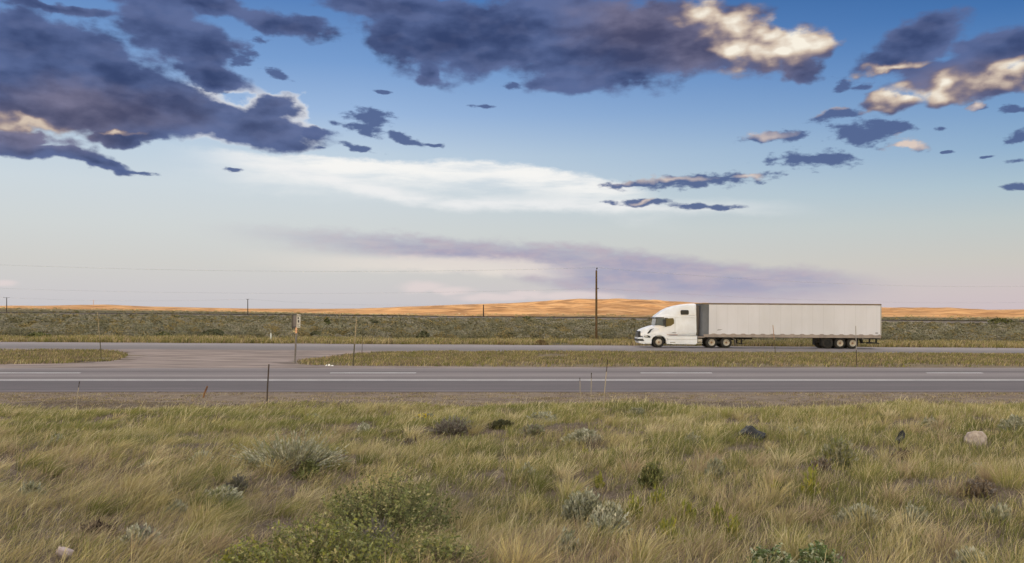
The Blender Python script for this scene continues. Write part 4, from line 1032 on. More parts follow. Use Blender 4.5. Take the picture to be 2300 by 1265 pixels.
def fore_shrubs():
    S = shrub
    # the big green bush at the bottom centre, and its neighbours
    S('green_shrub', 'big dark green leafy shrub at the bottom centre, upper dome', 'shrub', 840, 1235, 380, 120, 480, 24, 0.013, 1.9, OLIVE + DARKG[:1], upright=0, inner=0.25, depth=1.0, spike=0.35, stemcol=(0.20, 0.17, 0.11), loose=0.5)
    S('green_shrub', 'broad low green leafy shrub in front of the dome, bottom edge left of centre', 'shrub', 700, 1330, 540, 118, 520, 24, 0.012, 1.9, OLIVE + LIME[1:3], upright=0, inner=0.25, depth=0.8, spike=0.4, stemcol=(0.20, 0.17, 0.11), loose=0.5)
    S('green_shrub', 'ragged olive shrub right of the big dome at the bottom edge', 'shrub', 985, 1310, 230, 85, 150, 20, 0.012, 2.2, OLIVE, upright=0, inner=0.25, depth=0.8, spike=0.4, loose=0.5)
    S('weed', 'yellowish leafy weed clump at the bottom edge left of the green shrubs', 'weed', 535, 1320, 130, 90, 110, 24, 0.014, 1.8, LIME + OLIVE, upright=0, inner=0.3)
    S('dead_shrub', 'grey leafless twigs in the middle of the green shrubs', 'dead shrub', 840, 1262, 100, 90, 150, 5, 0.010, 5.0, DEAD, upright=0.6, stemw=0.005, stemcol=(0.24, 0.20, 0.20))
    S('green_shrub', 'small dark olive shrub above the big dome', 'shrub', 685, 1085, 60, 45, 90, 26, 0.016, 2.0, DARKG + OLIVE[:1], upright=0)
    S('sagebrush', 'wide pale green sagebrush with many upright spikes left of centre', 'sagebrush', 640, 1062, 260, 50, 380, 18, 0.010, 4.0, SAGEL + OLIVE[1:2] + SAGE, upright=0.9, spike=0.9, depth=0.7, lean=0.05, loose=0.4)
    S('sagebrush', 'small round grey sagebrush alone in the grass between the fence post and the dark scrub', 'sagebrush', 812, 978, 40, 26, 90, 22, 0.016, 2.6, SAGEL, upright=0.6)
    S('flowering_shrub', 'low shrub topped with yellow flowers at the far side of the grass', 'shrub', 955, 952, 60, 22, 110, 18, 0.02, 2.4, SAGE, flowers=(60, (0.62, 0.48, 0.05), 0.03))
    S('dead_shrub', 'long dark grey-brown dead shrub right below the yellow flowers', 'dead shrub', 1015, 982, 110, 30, 240, 11, 0.012, 4.0, DEAD + SAGE[:1], upright=0.7, depth=0.6, stemw=0.006, spike=0.5, loose=0.35)
    S('dead_shrub', 'small tangled brown dead shrub below the long dark one', 'dead shrub', 920, 1008, 50, 26, 90, 8, 0.012, 4.0, DEAD + BROWN, upright=0.5)
    S('dark_shrub', 'dark olive-black round shrub in the middle of the grass', 'shrub', 1123, 966, 60, 20, 150, 18, 0.018, 2.4, [(0.075, 0.075, 0.04), (0.11, 0.105, 0.055)], upright=0.3, loose=0.3)
    S('sagebrush', 'grey sagebrush with a few yellow heads at the top of the centre group', 'sagebrush', 1215, 952, 70, 24, 150, 20, 0.018, 2.4, SAGEL, flowers=(14, (0.5, 0.42, 0.08), 0.02))
    S('sagebrush', 'grey-brown sagebrush below the yellow-headed one', 'sagebrush', 1198, 984, 60, 28, 130, 18, 0.018, 2.6, SAGE + DEAD[:1], upright=0.5)
    S('sagebrush', 'pale silvery sagebrush, wide and flat, right in the centre group', 'sagebrush', 1314, 1002, 84, 32, 200, 26, 0.018, 2.0, SAGEL, upright=0.4, depth=0.6)
    S('sagebrush', 'grey-green sagebrush left of the paler twin in the lower centre', 'sagebrush', 1305, 1180, 95, 76, 200, 28, 0.013, 2.6, SAGE + SAGEL, upright=0.6)
    S('sagebrush', 'paler grey-green sagebrush behind the yellow weeds in the lower centre', 'sagebrush', 1362, 1212, 90, 74, 190, 28, 0.013, 2.6, SAGEL, upright=0.6)
    S('green_shrub', 'dark green upright weed above the yellow weed patch', 'shrub', 1460, 1100, 56, 60, 110, 26, 0.014, 2.4, OLIVE + DARKG, upright=0.5)
    for i, (x, y, w_, h_, lab) in enumerate(((1425, 1180, 60, 70, 'yellow-green weed right beside the pale sagebrush'), (1475, 1165, 60, 70, 'yellow-green weed below the dark green upright weed'), (1545, 1185, 56, 62, 'yellow-green weed at the right of the weed patch'),
                                             (1500, 1235, 90, 72, 'yellow-green weed lowest in the weed patch'), (1345, 1100, 30, 36, 'small yellow weed left above the grey sagebrush pair'), (1612, 1180, 46, 44, 'yellow weed alone right of the weed patch'),
                                             (1645, 1225, 66, 60, 'pale yellow weed low between the patch and the dark green plants'), (1310, 1032, 30, 30, 'bright yellow-green weed just below the silvery flat sagebrush'), (1460, 1020, 30, 22, 'small bright yellow weed in mid grass right of the centre group'),
                                             (1825, 1130, 60, 84, 'tall yellow-green weed below the right-hand green sagebrush'), (1745, 1110, 24, 30, 'small yellow weed left of the tall yellow-green weed'))):
        S('weed', lab, 'weed', x, y, w_ * 0.9, h_ * 0.8, 34, 14, 0.011, 3.2, LIME, group='yellow-green weeds', upright=0.95, spike=0.5, stemcol=(0.25, 0.24, 0.07), lean=0.05)
    S('sagebrush', 'green-grey sagebrush standing in the right-hand grass below the black scraps', 'sagebrush', 1888, 1056, 84, 58, 220, 28, 0.013, 3.0, SAGE + OLIVE[:2], upright=0.8, spike=0.3)
    S('dead_shrub', 'dull brown-grey shrub left beside the green-grey sagebrush', 'dead shrub', 1845, 1070, 56, 40, 100, 12, 0.012, 3.0, DEAD + BROWN, upright=0.6)
    S('sagebrush', 'low grey-green sagebrush in the lower right grass', 'sagebrush', 1930, 1190, 110, 50, 240, 26, 0.012, 3.0, SAGE + SAGEL, upright=0.8, depth=0.6)
    S('sagebrush', 'pale flat-topped sagebrush under the boulder', 'sagebrush', 2200, 1062, 54, 22, 90, 24, 0.014, 2.2, SAGEL, upright=0.4)
    S('dead_shrub', 'dark brown dead shrub below the flat-topped sagebrush', 'dead shrub', 2205, 1124, 84, 44, 160, 12, 0.012, 3.0, BROWN + DEAD, upright=0.5)
    S('dead_shrub', 'brown stub of shrub right under the small black scrap', 'dead shrub', 2030, 1038, 50, 28, 90, 10, 0.012, 3.0, BROWN, upright=0.5)
    S('sagebrush', 'blue-grey round sagebrush at the right edge above the boulder', 'sagebrush', 2284, 976, 66, 40, 170, 24, 0.018, 2.4, SAGE + SAGEL[:1], upright=0.5)
    S('sagebrush', 'grey sagebrush at the bottom edge near the right corner', 'sagebrush', 2190, 1300, 90, 62, 160, 28, 0.012, 2.8, SAGEL + SAGE, upright=0.6)
    S('green_plant', 'dark blue-green leafy plant at the bottom edge, left of the pair', 'plant', 1730, 1300, 110, 72, 120, 22, 0.015, 1.7, BLUEG, upright=0, group='dark green plants at the bottom edge')
    S('green_plant', 'dark blue-green leafy plant at the bottom edge, right of the pair', 'plant', 1840, 1300, 110, 70, 120, 22, 0.015, 1.7, BLUEG, upright=0, group='dark green plants at the bottom edge')
    S('sagebrush', 'dark grey sagebrush behind its paler neighbour at left', 'sagebrush', 525, 1112, 56, 34, 100, 16, 0.012, 3.0, [(0.17, 0.155, 0.13), (0.22, 0.20, 0.16), (0.14, 0.135, 0.09)], upright=0.7, spike=0.4, loose=0.3)
    S('sagebrush', 'pale olive-grey sagebrush before its dark neighbour at left', 'sagebrush', 488, 1140, 92, 40, 170, 24, 0.013, 2.8, SAGEL + OLIVE[1:2], upright=0.6)
    S('sagebrush', 'grey sagebrush low at left above the bottom edge', 'sagebrush', 302, 1238, 80, 54, 180, 26, 0.012, 3.0, SAGEL + DEAD[:2], upright=0.7)
    S('sagebrush', 'whitish sagebrush in the tan grass left of the spiked one', 'sagebrush', 450, 1042, 50, 26, 100, 20, 0.014, 3.0, SAGEL, upright=0.7)
    S('sagebrush', 'small pale sagebrush at the far left in tan grass', 'sagebrush', 330, 1062, 40, 24, 80, 18, 0.014, 3.0, SAGEL, upright=0.7)
    S('dead_shrub', 'dark low shrub over bare soil at lower left', 'dead shrub', 215, 1210, 110, 34, 150, 10, 0.012, 3.0, BROWN + [(0.07, 0.05, 0.04)], upright=0.5, depth=0.5)
    S('sagebrush', 'thin grey-green sagebrush in the grass between weeds and right-hand sagebrush', 'sagebrush', 1605, 1080, 44, 48, 70, 18, 0.013, 3.0, SAGE, upright=0.8)
fore_shrubs()
for i_, (x_, y_, w_, h_, lab_) in enumerate(((120, 1005, 46, 20, 'small grey-green sagebrush in the green grass at the far left'), (60, 1120, 60, 30, 'dull green sagebrush near the left edge'), (700, 948, 40, 14, 'faint grey sagebrush in the far grass above the spiked sagebrush'),
        (1430, 935, 44, 16, 'small grey sagebrush in the far grass right of the centre group'), (1555, 1000, 44, 20, 'pale sagebrush between the centre group and the large black scrap'), (1790, 985, 56, 20, 'dull sagebrush in the far grass right of the large black scrap'),
        (2090, 960, 50, 16, 'low sagebrush in the far grass left above the boulder'), (2060, 1180, 70, 34, 'grey-green sagebrush below the brown stub in the right-hand grass'), (1180, 1080, 44, 26, 'small pale sagebrush in the tan grass above the grey pair'), (1270, 1245, 60, 40, 'thin whitish sagebrush near the bottom edge below the grey pair'),
        (390, 1160, 50, 26, 'pale twiggy sagebrush in tan grass at lower left'), (2250, 1180, 60, 34, 'grey sagebrush near the right edge in the lower grass'))):
    shrub('sagebrush', lab_, 'sagebrush', x_, y_, w_, h_, 90, 16, 0.013 + 0.003 * (y_ < 1000), 3.0, SAGE + SAGEL[:2], upright=0.75, spike=0.4, depth=0.8, loose=0.45)
for px_, py_, w_ in ((1688, 990, 52), (2022, 1004, 34), (2192, 1002, 50), (146, 1258, 40), (1812, 1228, 24)):
    q_ = at(px_, py_); BUSHES.append((q_.x, q_.y, w_ * q_.y / F * 0.5))
near_grass()
band_grass('verge_grass', 18.8, 27.3, 260, 0.055, 0.011, [0.15, 0.3, 0.5, 0.2, 1.1, 1.5], 'short sparse brown and straw growth on the verge of the near road', shade=0.85, patch=0.40, scale=1.1, clump=8, rad=0.08,
           mask=lambda x, y: (y < 27.35))
band_grass('median_grass', 39.6, 70.3, 100, 0.19, 0.03, [0.9, 0.7, 0.5, 0.15, 1.0, 1.0], 'olive and straw grass on the median between the two roads', shade=0.84, patch=0.40, scale=0.35, clump=10, rad=0.22,
           mask=lambda x, y: ~in_cross(x, y) & (y < 70.2) & (rng.random(len(x)) < np.interp(y, [40, 46, 56], [0.45, 0.65, 1.0])) & (y > 39.5 + 1.0 * vnoise(x * 0.8, x * 0 + 2, 4)))
band_grass('roadside_grass', 84.4, 96, 60, 0.42, 0.05, [0.35, 1.3, 1.3, 0.9, 0.6, 0.25], 'taller yellow grass along the far edge of the far road', shade=0.74, patch=0.40, scale=0.25, clump=10, rad=0.3)

# ---- sagebrush plain beyond the roads
def sage_plain():
    rows = []
    for ya, yb, dens in ((90, 130, 0.28), (130, 190, 0.22), (190, 280, 0.17), (280, 420, 0.10), (420, 600, 0.05)):
        um = 0.78; area = (yb * yb - ya * ya) * um; n = int(area * dens)
        y = np.sqrt(ya * ya + rng.random(n) * (yb * yb - ya * ya)); x = (rng.random(n) * 2 - 1) * um * y
        d = vnoise(x * 0.05, y * 0.09, 12); k = d > 0.34 + (rng.random(n) - 0.5) * 0.2
        k &= np.abs(y - yrail(x / y)) > 7
        k &= ~((y > yrail(x / y) - 60) & (y < yrail(x / y)) & (rng.random(n) < 0.85))
        k &= ~((y > yrail(x / y)) & (rng.random(n) < 0.6))
        k &= y > 93 + 8 * vnoise(x * 0.08, x * 0, 31)
        rows.append(np.stack([x[k], y[k]], 1))
    P = np.concatenate(rows); n = len(P)
    r = (0.50 + 0.85 * rng.random(n) ** 2) * np.interp(P[:, 1], [90, 200, 600], [1.1, 1.0, 1.1]); h = r * (0.62 + 0.35 * rng.random(n)) * np.where(P[:, 1] > yrail(P[:, 0] / P[:, 1]) - 60, 0.5, 1.0)
    tone = vnoise(P[:, 0] * 0.09, P[:, 1] * 0.14, 61)
    kk = np.clip(14000 / P[:, 1], 20, 130).astype(int)
    idx = np.repeat(np.arange(n), kk); m = len(idx)
    a = rng.random(m) * 2 * math.pi; cz = rng.random(m); q = np.sqrt(np.clip(1 - cz * cz, 0, 1)) * (0.75 + 0.4 * rng.random(m))
    R_ = r[idx]; H = h[idx]
    X = P[idx, 0] + np.cos(a) * q * R_; Y = P[idx, 1] + np.sin(a) * q * R_ * 0.8
    Z = cz * H * (0.8 + 0.35 * rng.random(m))
    base = gz(P[:, 0], P[:, 1])[idx] - 0.03
    pts = np.stack([X, Y, base + Z], 1)
    N = np.stack([np.cos(a) * q, np.sin(a) * q - 0.2, cz + 0.1], 1) + rng.normal(0, 0.38, (m, 3))
    c1 = np.array([0.205, 0.19, 0.12]); c2 = np.array([0.135, 0.12, 0.06]); c3 = np.array([0.24, 0.215, 0.15]); c4 = np.array([0.22, 0.17, 0.07])
    u = rng.random(n)[:, None]; tn = np.clip((tone[:, None] - 0.35) * 3, 0, 1)
    col = (c1 * tn + c2 * (1 - tn)); col = np.where(u > 0.75, c3, col); col = np.where(u < 0.16, c4, col)
    col = col * (0.8 + 0.4 * rng.random((n, 1)))
    size = np.clip(P[:, 1] * 0.0015, 0.12, 0.45)[idx] * (0.6 + 0.8 * rng.random(m))
    V, Fc, C = leafquads(pts, N, size, 1.3, col[idx] * (0.9 + 0.2 * rng.random((m, 1))))
    o = put_obj('sagebrush_plain', mesh_np('sagebrush_plain', V, Fc, leaf_m, attrs={'tint': C}))
    tag(o, 'mass of grey-green sagebrush covering the plain between the far road and the railway', 'sagebrush', kind='stuff')
sage_plain()
def far_bush(px, py, wpx, hpx, label, cols=DARKG, name='dark_bush'):
    p = at(px, py); s = p.y / F; r, h = wpx * s / 2, hpx * s
    n = 260; a = rng.random(n) * 2 * math.pi; cz = rng.random(n) ** 0.8; q = np.sqrt(1 - cz * cz) * (0.7 + 0.45 * rng.random(n))
    lob = 0.75 + 0.5 * vnoise(np.cos(a) * 2 + px, a * 0 + 2, 7)
    P = np.stack([np.cos(a) * q * r * lob, np.sin(a) * q * min(r, 1.5) * 0.8, cz * h * lob], 1)
    N = P / max(r, h) + rng.normal(0, 0.5, (n, 3))
    f = leafquads(P, N, np.full(n, max(0.16, 0.10 * min(r, 2 * h))) * (0.6 + 0.8 * rng.random(n)) * 1.6, 1.3, np.array(cols)[rng.integers(0, len(cols), n)])
    t = thing(name, label, 'bush', p, (0, 0, 0), 'dark bushes on the plain')
    put_obj('foliage', mesh_np('foliage', *f[:2], leaf_m, attrs={'tint': f[2]}), t)
    b = bmesh.new()
    for k in range(3): tube(b, [(0, 0, -0.05), (0.12 * (k - 1), 0.05 * k, h * 0.5)], [0.04, 0.02], 5)
    me = bpy.data.meshes.new('stem'); b.to_mesh(me); b.free(); me.materials.append(wood_s); put_obj('stem', me, t)
wood_s = mat('shrub wood', (0.09, 0.07, 0.05), 0.9)
G2 = [(0.10, 0.105, 0.055), (0.13, 0.13, 0.07), (0.075, 0.075, 0.04)]
for a in ((88, 762, 56, 13, 'dark bush near the left edge beyond the far road'), (365, 759, 46, 12, 'dark low bush between the left snow pole and the white marker post'), (478, 756, 50, 14, 'dark olive bush left of the white marker post', G2),
          (950, 765, 38, 20, 'rounded dark grey bush beyond the far road left of centre', G2), (408, 717, 62, 8, 'long dark bush near the railway at left'), (173, 704, 9, 6, 'tiny dark bush on the skyline at left'),
          (735, 735, 16, 18, 'upright dark bush between the sign and the pale snow pole'), (712, 760, 40, 14, 'green-grey bush right of the sign beyond the far road', G2), (1182, 720, 28, 9, 'dark green bush at the railway left of the tall brown pole'), (1196, 716, 5, 5, 'tiny brown bush standing up against the orange hill'),
          (2052, 762, 44, 11, 'dark bush just right of the trailer beyond the far road', G2), (2155, 754, 50, 8, 'flat dark bush right of the two tan markers', G2), (2250, 728, 60, 12, 'dark green bush by the railway at the right edge'), (840, 730, 44, 9, 'olive bush beyond the thin poles', G2), (1215, 775, 26, 8, 'small brown bush beside the road left of the tall brown pole', [(0.14, 0.10, 0.05), (0.18, 0.13, 0.07)])):
    far_bush(*a)

# ------------------------------------------------------------------ poles and wires
wood = noisy('weathered brown pole timber', (0.13, 0.085, 0.045), (0.085, 0.055, 0.03), 3.0, 0.9, 0.1, sc=(6, 6, 0.4))
darkwood = noisy('dark pole timber', (0.06, 0.05, 0.045), (0.04, 0.033, 0.03), 3.0, 0.9, 0.1, sc=(6, 6, 0.4))
iron = mat('dark iron', (0.05, 0.045, 0.042), 0.6)
def pole(x, y, h, label, m_, arms=(), r=0.15, pin=False, name='utility_pole', rz=0.0):
    t = thing(name, label, 'utility pole', (x, y, g1(x, y)), (0, 0, rz))
    b = bmesh.new(); tube(b, [(0, 0, -0.4), (0, 0, h * 0.5), (0, 0, h)], [r, r * 0.86, r * 0.7], 12); from_bm('shaft', b, m_, t, smooth=True)
    for z, w in arms:
        b = bmesh.new(); box(b, -w / 2, w / 2, -0.32, -0.17, h - z - 0.15, h - z); a = from_bm('crossarm', b, m_, t)
        for k in (-0.46, 0.46):
            b = bmesh.new(); bmesh.ops.create_cone(b, cap_ends=True, segments=8, radius1=0.07, radius2=0.05, depth=0.25, matrix=Matrix.Translation((k * w, -0.245, h - z + 0.12))); from_bm('insulator', b, iron, a)
    if pin:
        b = bmesh.new(); tube(b, [(0.0, 0, h), (0.06, 0, h + 0.2)], 0.03, 6); bmesh.ops.create_cone(b, cap_ends=True, segments=10, radius1=0.09, radius2=0.06, depth=0.18, matrix=Matrix.Translation((0.06, 0, h + 0.24))); from_bm('top_pin', b, iron, t)
        b = bmesh.new(); bmesh.ops.create_cone(b, cap_ends=True, segments=8, radius1=0.05, radius2=0.05, depth=0.1, matrix=Matrix.Translation((0.2, 0, h * 0.745))); box(b, 0, 0.2, -0.02, 0.02, h * 0.742, h * 0.748); from_bm('bracket', b, iron, t)
    return t
X1, Y1 = (1339.5 - CX) / F * 98.5, 98.5
H1 = 8.0
pole(X1, Y1, H1, 'tall brown bare-topped pole standing in the sagebrush left of the truck', wood, (), 0.14, True)
pole(-63.5, 98.5, 8.15, 'brown pole carrying the near wires beyond the left edge of the view', wood, (), 0.15, True)
pole(108, 146, 8.6, 'brown pole carrying the near wires beyond the right edge of the view', wood, (), 0.15, True)
for (px, Yp, h, arms, lab, r) in ((15, 497, 9.4, ((0.0, 3.6),), 'dark distant pole with one wide crossarm by the railway at far left', 0.26),
                                  (556.5, 434, 8.5, ((0.0, 1.5),), 'dark distant pole with short crossarm on the railway between the left pole and the sign', 0.26),
                                  (1086, 384, 6.1, (), 'dark short pole without crossarm before the orange hill', 0.30)):
    pole((px - CX) / F * Yp, Yp, h, lab, darkwood, arms, r)
pole((-420 - CX) / F * 540, 540, 9.4, 'dark distant pole of the railway line beyond the left edge', darkwood, ((0.0, 3.6),), 0.26)
pole((210 - CX) / F * 700, 700, 5.2, 'faint twin-armed pole far off before the pale hill at left', noisy('faded pole', (0.2, 0.13, 0.09), (0.16, 0.1, 0.07), 2), ((0.3, 2.4),), 0.2)
def wire(A, B, sag, label, r=0.012, n=40):
    b = bmesh.new(); A = Vector(A); B = Vector(B)
    pts = []
    for i in range(n + 1):
        t = i / n; p = A.lerp(B, t); p.z -= 4 * sag * t * (1 - t); pts.append(p)
    mid = A.lerp(B, 0.5)
    tube(b, [p - mid for p in pts], r, 5)
    o = from_bm('overhead_wire', b, wirem, None, loc=mid)
    return tag(o, label, 'wire', 'overhead wires')
wirem = mat('grey wire', (0.30, 0.30, 0.32), 0.5)
zt = lambda x, y, h: g1(x, y) + h
wire((-63.5, 98.5, zt(-63.5, 98.5, 8.45)), (X1 + .06, Y1, zt(X1, Y1, H1 + 0.32)), 0.68, 'upper thin wire running left from the tall brown pole', 0.009)
wire((-63.5, 98.5, zt(-63.5, 98.5, 5.75)), (X1 + .2, Y1, zt(X1, Y1, H1 * 0.745)), 0.66, 'lower thin wire running left from the tall brown pole', 0.007)
wire((X1 + .06, Y1, zt(X1, Y1, H1 + 0.32)), (108.06, 146, zt(108, 146, 8.9)), 1.5, 'upper thin wire running right above the truck', 0.009)
wire((X1 + .2, Y1, zt(X1, Y1, H1 * 0.745)), (108.2, 146, zt(108, 146, 6.2)), 1.3, 'lower thin wire running right above the truck', 0.007)
PB = [((px - CX) / F * Yp, Yp, h) for px, Yp, h in ((-420, 540, 9.4), (15, 497, 9.4), (556.5, 434, 8.5), (1086, 384, 6.1))]
for i, lab in enumerate(('far thin wire leaving the left crossarm pole for the left edge', 'far thin wire between the two crossarm poles on the skyline', 'far thin wire from the short crossarm pole to the pole before the hill')):
    a, c = PB[i], PB[i + 1]
    wire((a[0], a[1], zt(*a)), (c[0], c[1], zt(*c)), 1.4, lab, 0.028)

# ------------------------------------------------------------------ roadside sign in the median
def build_sign():
    p = at(662, 817)
    t = thing('road_sign', 'grey back-to-back highway signs on a leaning post at the gravel crossover', 'road sign', p, (0, R(1.0), 0))
    h = 110 * p.y / F
    s = p.y / F                       # metres per photograph pixel here
    b = bmesh.new(); tube(b, [(0, 0, -0.2), (0.06, 0, h * 0.72), (0.085, 0, h)], 0.045, 8); from_bm('post', b, noisy('galvanised post', (0.20, 0.18, 0.16), (0.12, 0.10, 0.09), 5, 0.6), t, smooth=True)
    lt = noisy('faded sign face', (0.56, 0.54, 0.50), (0.44, 0.42, 0.38), 4, 0.5); dk = noisy('sign back', (0.085, 0.075, 0.062), (0.06, 0.055, 0.045), 4, 0.6)
    mid = noisy('sign edge sheet', (0.17, 0.15, 0.155), (0.13, 0.115, 0.115), 4, 0.6)
    ink = mat('sign ink', (0.045, 0.045, 0.05), 0.6)
    z1, z0 = h, h - 29 * s
    def plate(x0, x1, yb, m_, name):
        b = bmesh.new()
        prism(b, [(x0, z0), (x1, z0), (x1, z1), (x0, z1)], yb - 0.006, yb + 0.006); return from_bm(name, b, m_, t, bevel=0.004)
    f = plate(0.075, 0.27, -0.055, lt, 'sign_face')
    plate(-0.10, 0.07, -0.03, mid, 'sign_back')
    b = bmesh.new(); prism(b, [(-0.20, z0 - 0.03), (-0.105, z0 - 0.06), (-0.105, z1 - 0.0), (-0.20, z1)], -0.01, 0.03); from_bm('angled_sign_back', b, dk, t)
    b = bmesh.new(); box(b, -0.17, 0.06, -0.045, -0.037, z1 - 0.04, z1 + 0.01); box(b, -0.19, 0.05, -0.045, -0.037, z0 - 0.02, z0 + 0.05); from_bm('sign_bracket', b, ink, t)
    # face: a dark symbol above, small lines of lettering below (unreadable in the photograph)
    b = bmesh.new(); yb = -0.0635
    def bar(x0, x1, a, c): box(b, 0.075 + x0 * 0.195, 0.075 + x1 * 0.195, yb - 0.002, yb + 0.001, z0 + a * (z1 - z0), z0 + c * (z1 - z0))
    bar(0.05, 0.95, 0.86, 0.93); bar(0.22, 0.62, 0.66, 0.80); bar(0.30, 0.70, 0.42, 0.58); bar(0.35, 0.65, 0.36, 0.40)
    for k, (a, c) in enumerate(((0.10, 0.85), (0.15, 0.6), (0.2, 0.9))): bar(a, c, 0.24 - k * 0.09, 0.275 - k * 0.09)
    from_bm('lettering', b, ink, f)
    ref = mat('faded orange reflector', (0.60, 0.33, 0.19), 0.4)
    b = bmesh.new()
    for z in (z0 - 5 * s, z0 - 9.5 * s): bmesh.ops.create_cone(b, cap_ends=True, segments=14, radius1=0.055, radius2=0.055, depth=0.02, matrix=Matrix.Translation((0.06, -0.055, z)) @ Matrix.Rotation(math.pi / 2, 4, 'X'))
    box(b, 0.02, 0.10, -0.05, -0.045, z0 - 13 * s, z0)
    from_bm('reflector', b, ref, t)
    b = bmesh.new(); bmesh.ops.create_cone(b, cap_ends=True, segments=12, radius1=0.045, radius2=0.045, depth=0.02, matrix=Matrix.Translation((-0.06, -0.04, z0 - 9 * s)) @ Matrix.Rotation(math.pi / 2, 4, 'X')); box(b, -0.06, 0.05, -0.03, -0.02, z0 - 9.6 * s, z0 - 8.8 * s)
    from_bm('side_reflector', b, mat('pale yellow reflector', (0.45, 0.38, 0.2), 0.4), t)
build_sign()

# ------------------------------------------------------------------ slender posts
def slim(px0, py0, px1, py1, r, mats, label, cat='post', name='marker_post', group=None, split=0.5, flat=False, cap=None):
    p = at(px0, py0); s = p.y / F
    t = thing(name, label, cat, p, group=group)
    top = Vector(((px1 - px0) * s, 0, (py0 - py1) * s))
    m0, m1 = mats
    b = bmesh.new(); tube(b, [(0, 0, -0.15), top * split * 0.5 + Vector((0.004, 0, 0)), top * split], r, 7); from_bm('lower_shaft', b, m0, t, smooth=True)
    b = bmesh.new(); tube(b, [top * split, top * (split + 1) * 0.5, top], [r * 0.98, r * 0.95, r * (cap or 0.9)], 7); from_bm('upper_shaft', b, m1, t, smooth=True)
    return t
steel = noisy('dark rusted steel', (0.045, 0.035, 0.03), (0.075, 0.05, 0.035), 12, 0.8)
cane = noisy('pale weathered cane', (0.42, 0.35, 0.25), (0.32, 0.26, 0.18), 8, 0.8)
olive = noisy('olive painted steel', (0.07, 0.065, 0.04), (0.1, 0.085, 0.05), 8, 0.8)
tan = noisy('tan fibreglass', (0.33, 0.27, 0.17), (0.25, 0.2, 0.12), 8, 0.7)
pinkc = noisy('faded orange paint', (0.42, 0.26, 0.16), (0.33, 0.2, 0.13), 8, 0.7)
ltgrey = noisy('pale grey steel', (0.34, 0.32, 0.30), (0.25, 0.23, 0.21), 8, 0.6)
slim(598.5, 911, 604, 819, 0.018, (steel, steel), 'dark steel fence post standing on the verge before the near road')
slim(455, 894, 466, 868, 0.028, (noisy('rusty orange wood', (0.30, 0.15, 0.06), (0.2, 0.1, 0.045), 9, 0.9), noisy('rusty brown wood', (0.24, 0.12, 0.06), (0.14, 0.07, 0.04), 9, 0.9)), 'short rusty stake leaning right on the near road verge', 'stake', 'stake')
slim(228, 810, 219, 702, 0.026, (olive, tan), 'tall leaning snow pole on the left median island, dark below and tan above', name='snow_pole', split=0.42)
slim(792.5, 823, 801, 713, 0.030, (olive, tan), 'tall snow pole right of the sign, dark green foot and pale top', name='snow_pole', split=0.45)
slim(812.5, 800, 816, 712, 0.018, (steel, olive), 'thinner dark pole just behind the pale-topped snow pole', name='snow_pole', split=0.4)
slim(1742, 797, 1736, 731, 0.028, (olive, pinkc), 'leaning thin pole on the median before the middle of the trailer', name='snow_pole', split=0.5)
slim(1924, 824, 1922, 733, 0.018, (steel, ltgrey), 'thin steel pole on the median before the trailer rear wheels', name='snow_pole', split=0.42)
slim(2239, 786, 2239, 733, 0.022, (olive, olive), 'faint thin pole beyond the far road near the right edge', name='snow_pole')
slim(1303, 916, 1302.5, 849, 0.0075, (cane, steel), 'leftmost and shortest of three pale stalks on the verge', 'stalk', 'dry_stalk', 'three pale dark-tipped stalks', split=0.88, cap=1.6)
slim(1326.5, 916, 1328.5, 838, 0.008, (cane, steel), 'middle upright pale stalk of the three on the verge', 'stalk', 'dry_stalk', 'three pale dark-tipped stalks', split=0.84, cap=1.6)
slim(1353.5, 918, 1365, 808, 0.009, (cane, steel), 'tallest of three pale stalks on the verge, leaning right with long dark tip', 'stalk', 'dry_stalk', 'three pale dark-tipped stalks', split=0.75, cap=1.6)
slim(168, 926, 178.5, 858, 0.008, (cane, steel), 'single pale leaning stalk with dark tip at the left verge', 'stalk', 'dry_stalk', split=0.8, cap=1.5)
whitep = mat('white plastic', (0.66, 0.66, 0.62), 0.5)
slim(607.5, 769, 608.5, 748, 0.08, (whitep, whitep), 'short white marker post in the grass beyond the far road', 'marker post', cap=0.4)
slim(1116, 738, 1116, 728, 0.13, (whitep, whitep), 'small white marker post far off in the sagebrush left of the tall brown pole', 'marker post', cap=0.9)
slim(2126, 745, 2126, 735, 0.09, (tan, tan), 'left one of two small tan markers far off right of the trailer', 'marker post', cap=0.9)
slim(2144, 745, 2145, 735, 0.09, (tan, tan), 'right one of two small tan markers far off right of the trailer', 'marker post', cap=0.9)

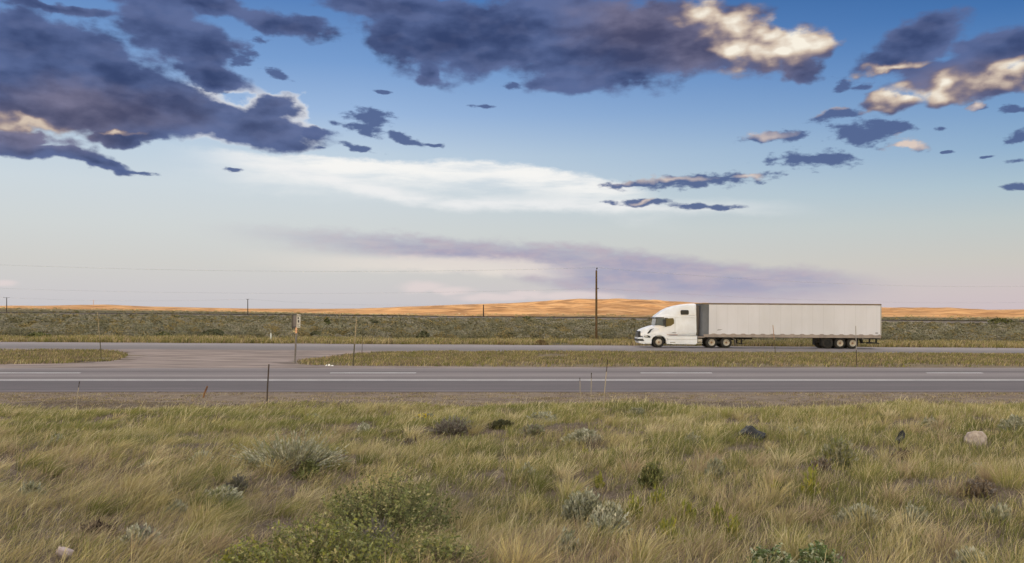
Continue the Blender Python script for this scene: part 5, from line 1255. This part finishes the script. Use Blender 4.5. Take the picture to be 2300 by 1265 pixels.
# ------------------------------------------------------------------ litter and stones
def lump(name, label, cat, px, py, wpx, hpx, m_, seed, sub=3, rough=0.25, spiky=0.0, dpt=0.8, sink=0.15, group=None):
    p = at(px, py); s = p.y / F; rr = random.Random(seed)
    b = bmesh.new(); bmesh.ops.create_icosphere(b, subdivisions=sub, radius=1.0)
    dirs = [(Vector((rr.gauss(0, 1), rr.gauss(0, 1), rr.gauss(0, 1))).normalized(), rr.uniform(0.45, 0.95)) for _ in range(9)]
    for v in b.verts:
        n = v.co.normalized()
        for d, c in dirs:                      # chip flat facets off the ball
            k = v.co.dot(d)
            if k > c: v.co -= d * (k - c) * (0.5 + rough)
        v.co *= 1 + 0.05 * math.sin(n.x * 9 + seed) * math.cos(n.z * 8) + 0.04 * math.sin(n.y * 13)
        if spiky and n.z > 0: v.co.z += spiky * max(0, math.sin(n.x * 3.0 + seed)) ** 3
        v.co.x *= wpx * s / 2; v.co.y *= wpx * s / 2 * dpt; v.co.z = v.co.z * hpx * s / (2 - sink) 
    for v in b.verts: v.co.z += hpx * s * 0.35
    o = from_bm(name, b, m_, None, smooth=False, loc=p, rot=(0, 0, rr.uniform(-0.5, 0.5)))
    return tag(o, label, cat, group)
pale = noisy('pale pink granite', (0.50, 0.42, 0.36), (0.32, 0.26, 0.23), 14, 0.9, 0.2, bump=0.5, bdist=0.01)
blackr = noisy('black rubber scrap', (0.012, 0.012, 0.013), (0.03, 0.028, 0.028), 20, 0.6, 0.4)
lump('boulder', 'pale pinkish boulder half hidden in the grass at right', 'boulder', 2192, 1004, 46, 42, pale, 3, 4)
lump('tyre_scrap', 'large black jagged scrap of blown tyre lying in the grass', 'tyre scrap', 1688, 989, 66, 32, blackr, 14, 3, 0.5, 0.5)
lump('tyre_scrap', 'small black pointed scrap sticking up between the large scrap and the boulder', 'tyre scrap', 2022, 1003, 34, 28, blackr, 6, 3, 0.5, 1.0)
lump('stone', 'pale stone in the grass at the bottom left corner', 'stone', 146, 1258, 40, 36, noisy('pink stone', (0.42, 0.34, 0.32), (0.3, 0.24, 0.23), 14, 0.9), 8, 3)
lump('stone', 'whitish stone above the dark green plants at the bottom right', 'stone', 1812, 1228, 24, 28, noisy('grey stone', (0.42, 0.39, 0.40), (0.3, 0.28, 0.28), 14, 0.9), 9, 3)
for px, w, h, lab in ((733, 4.5, 6, 'left piece of three white paper scraps on the median edge'), (739.5, 6, 6.5, 'middle and largest of three white paper scraps on the median edge'), (746, 7, 3.5, 'right flat piece of three white paper scraps on the median edge')):
    lump('paper_scrap', lab, 'litter', px, 823.5, w, h, mat('white paper', (0.8, 0.79, 0.76), 0.8), int(px), 2, 0.4, group='white scraps by the near road')
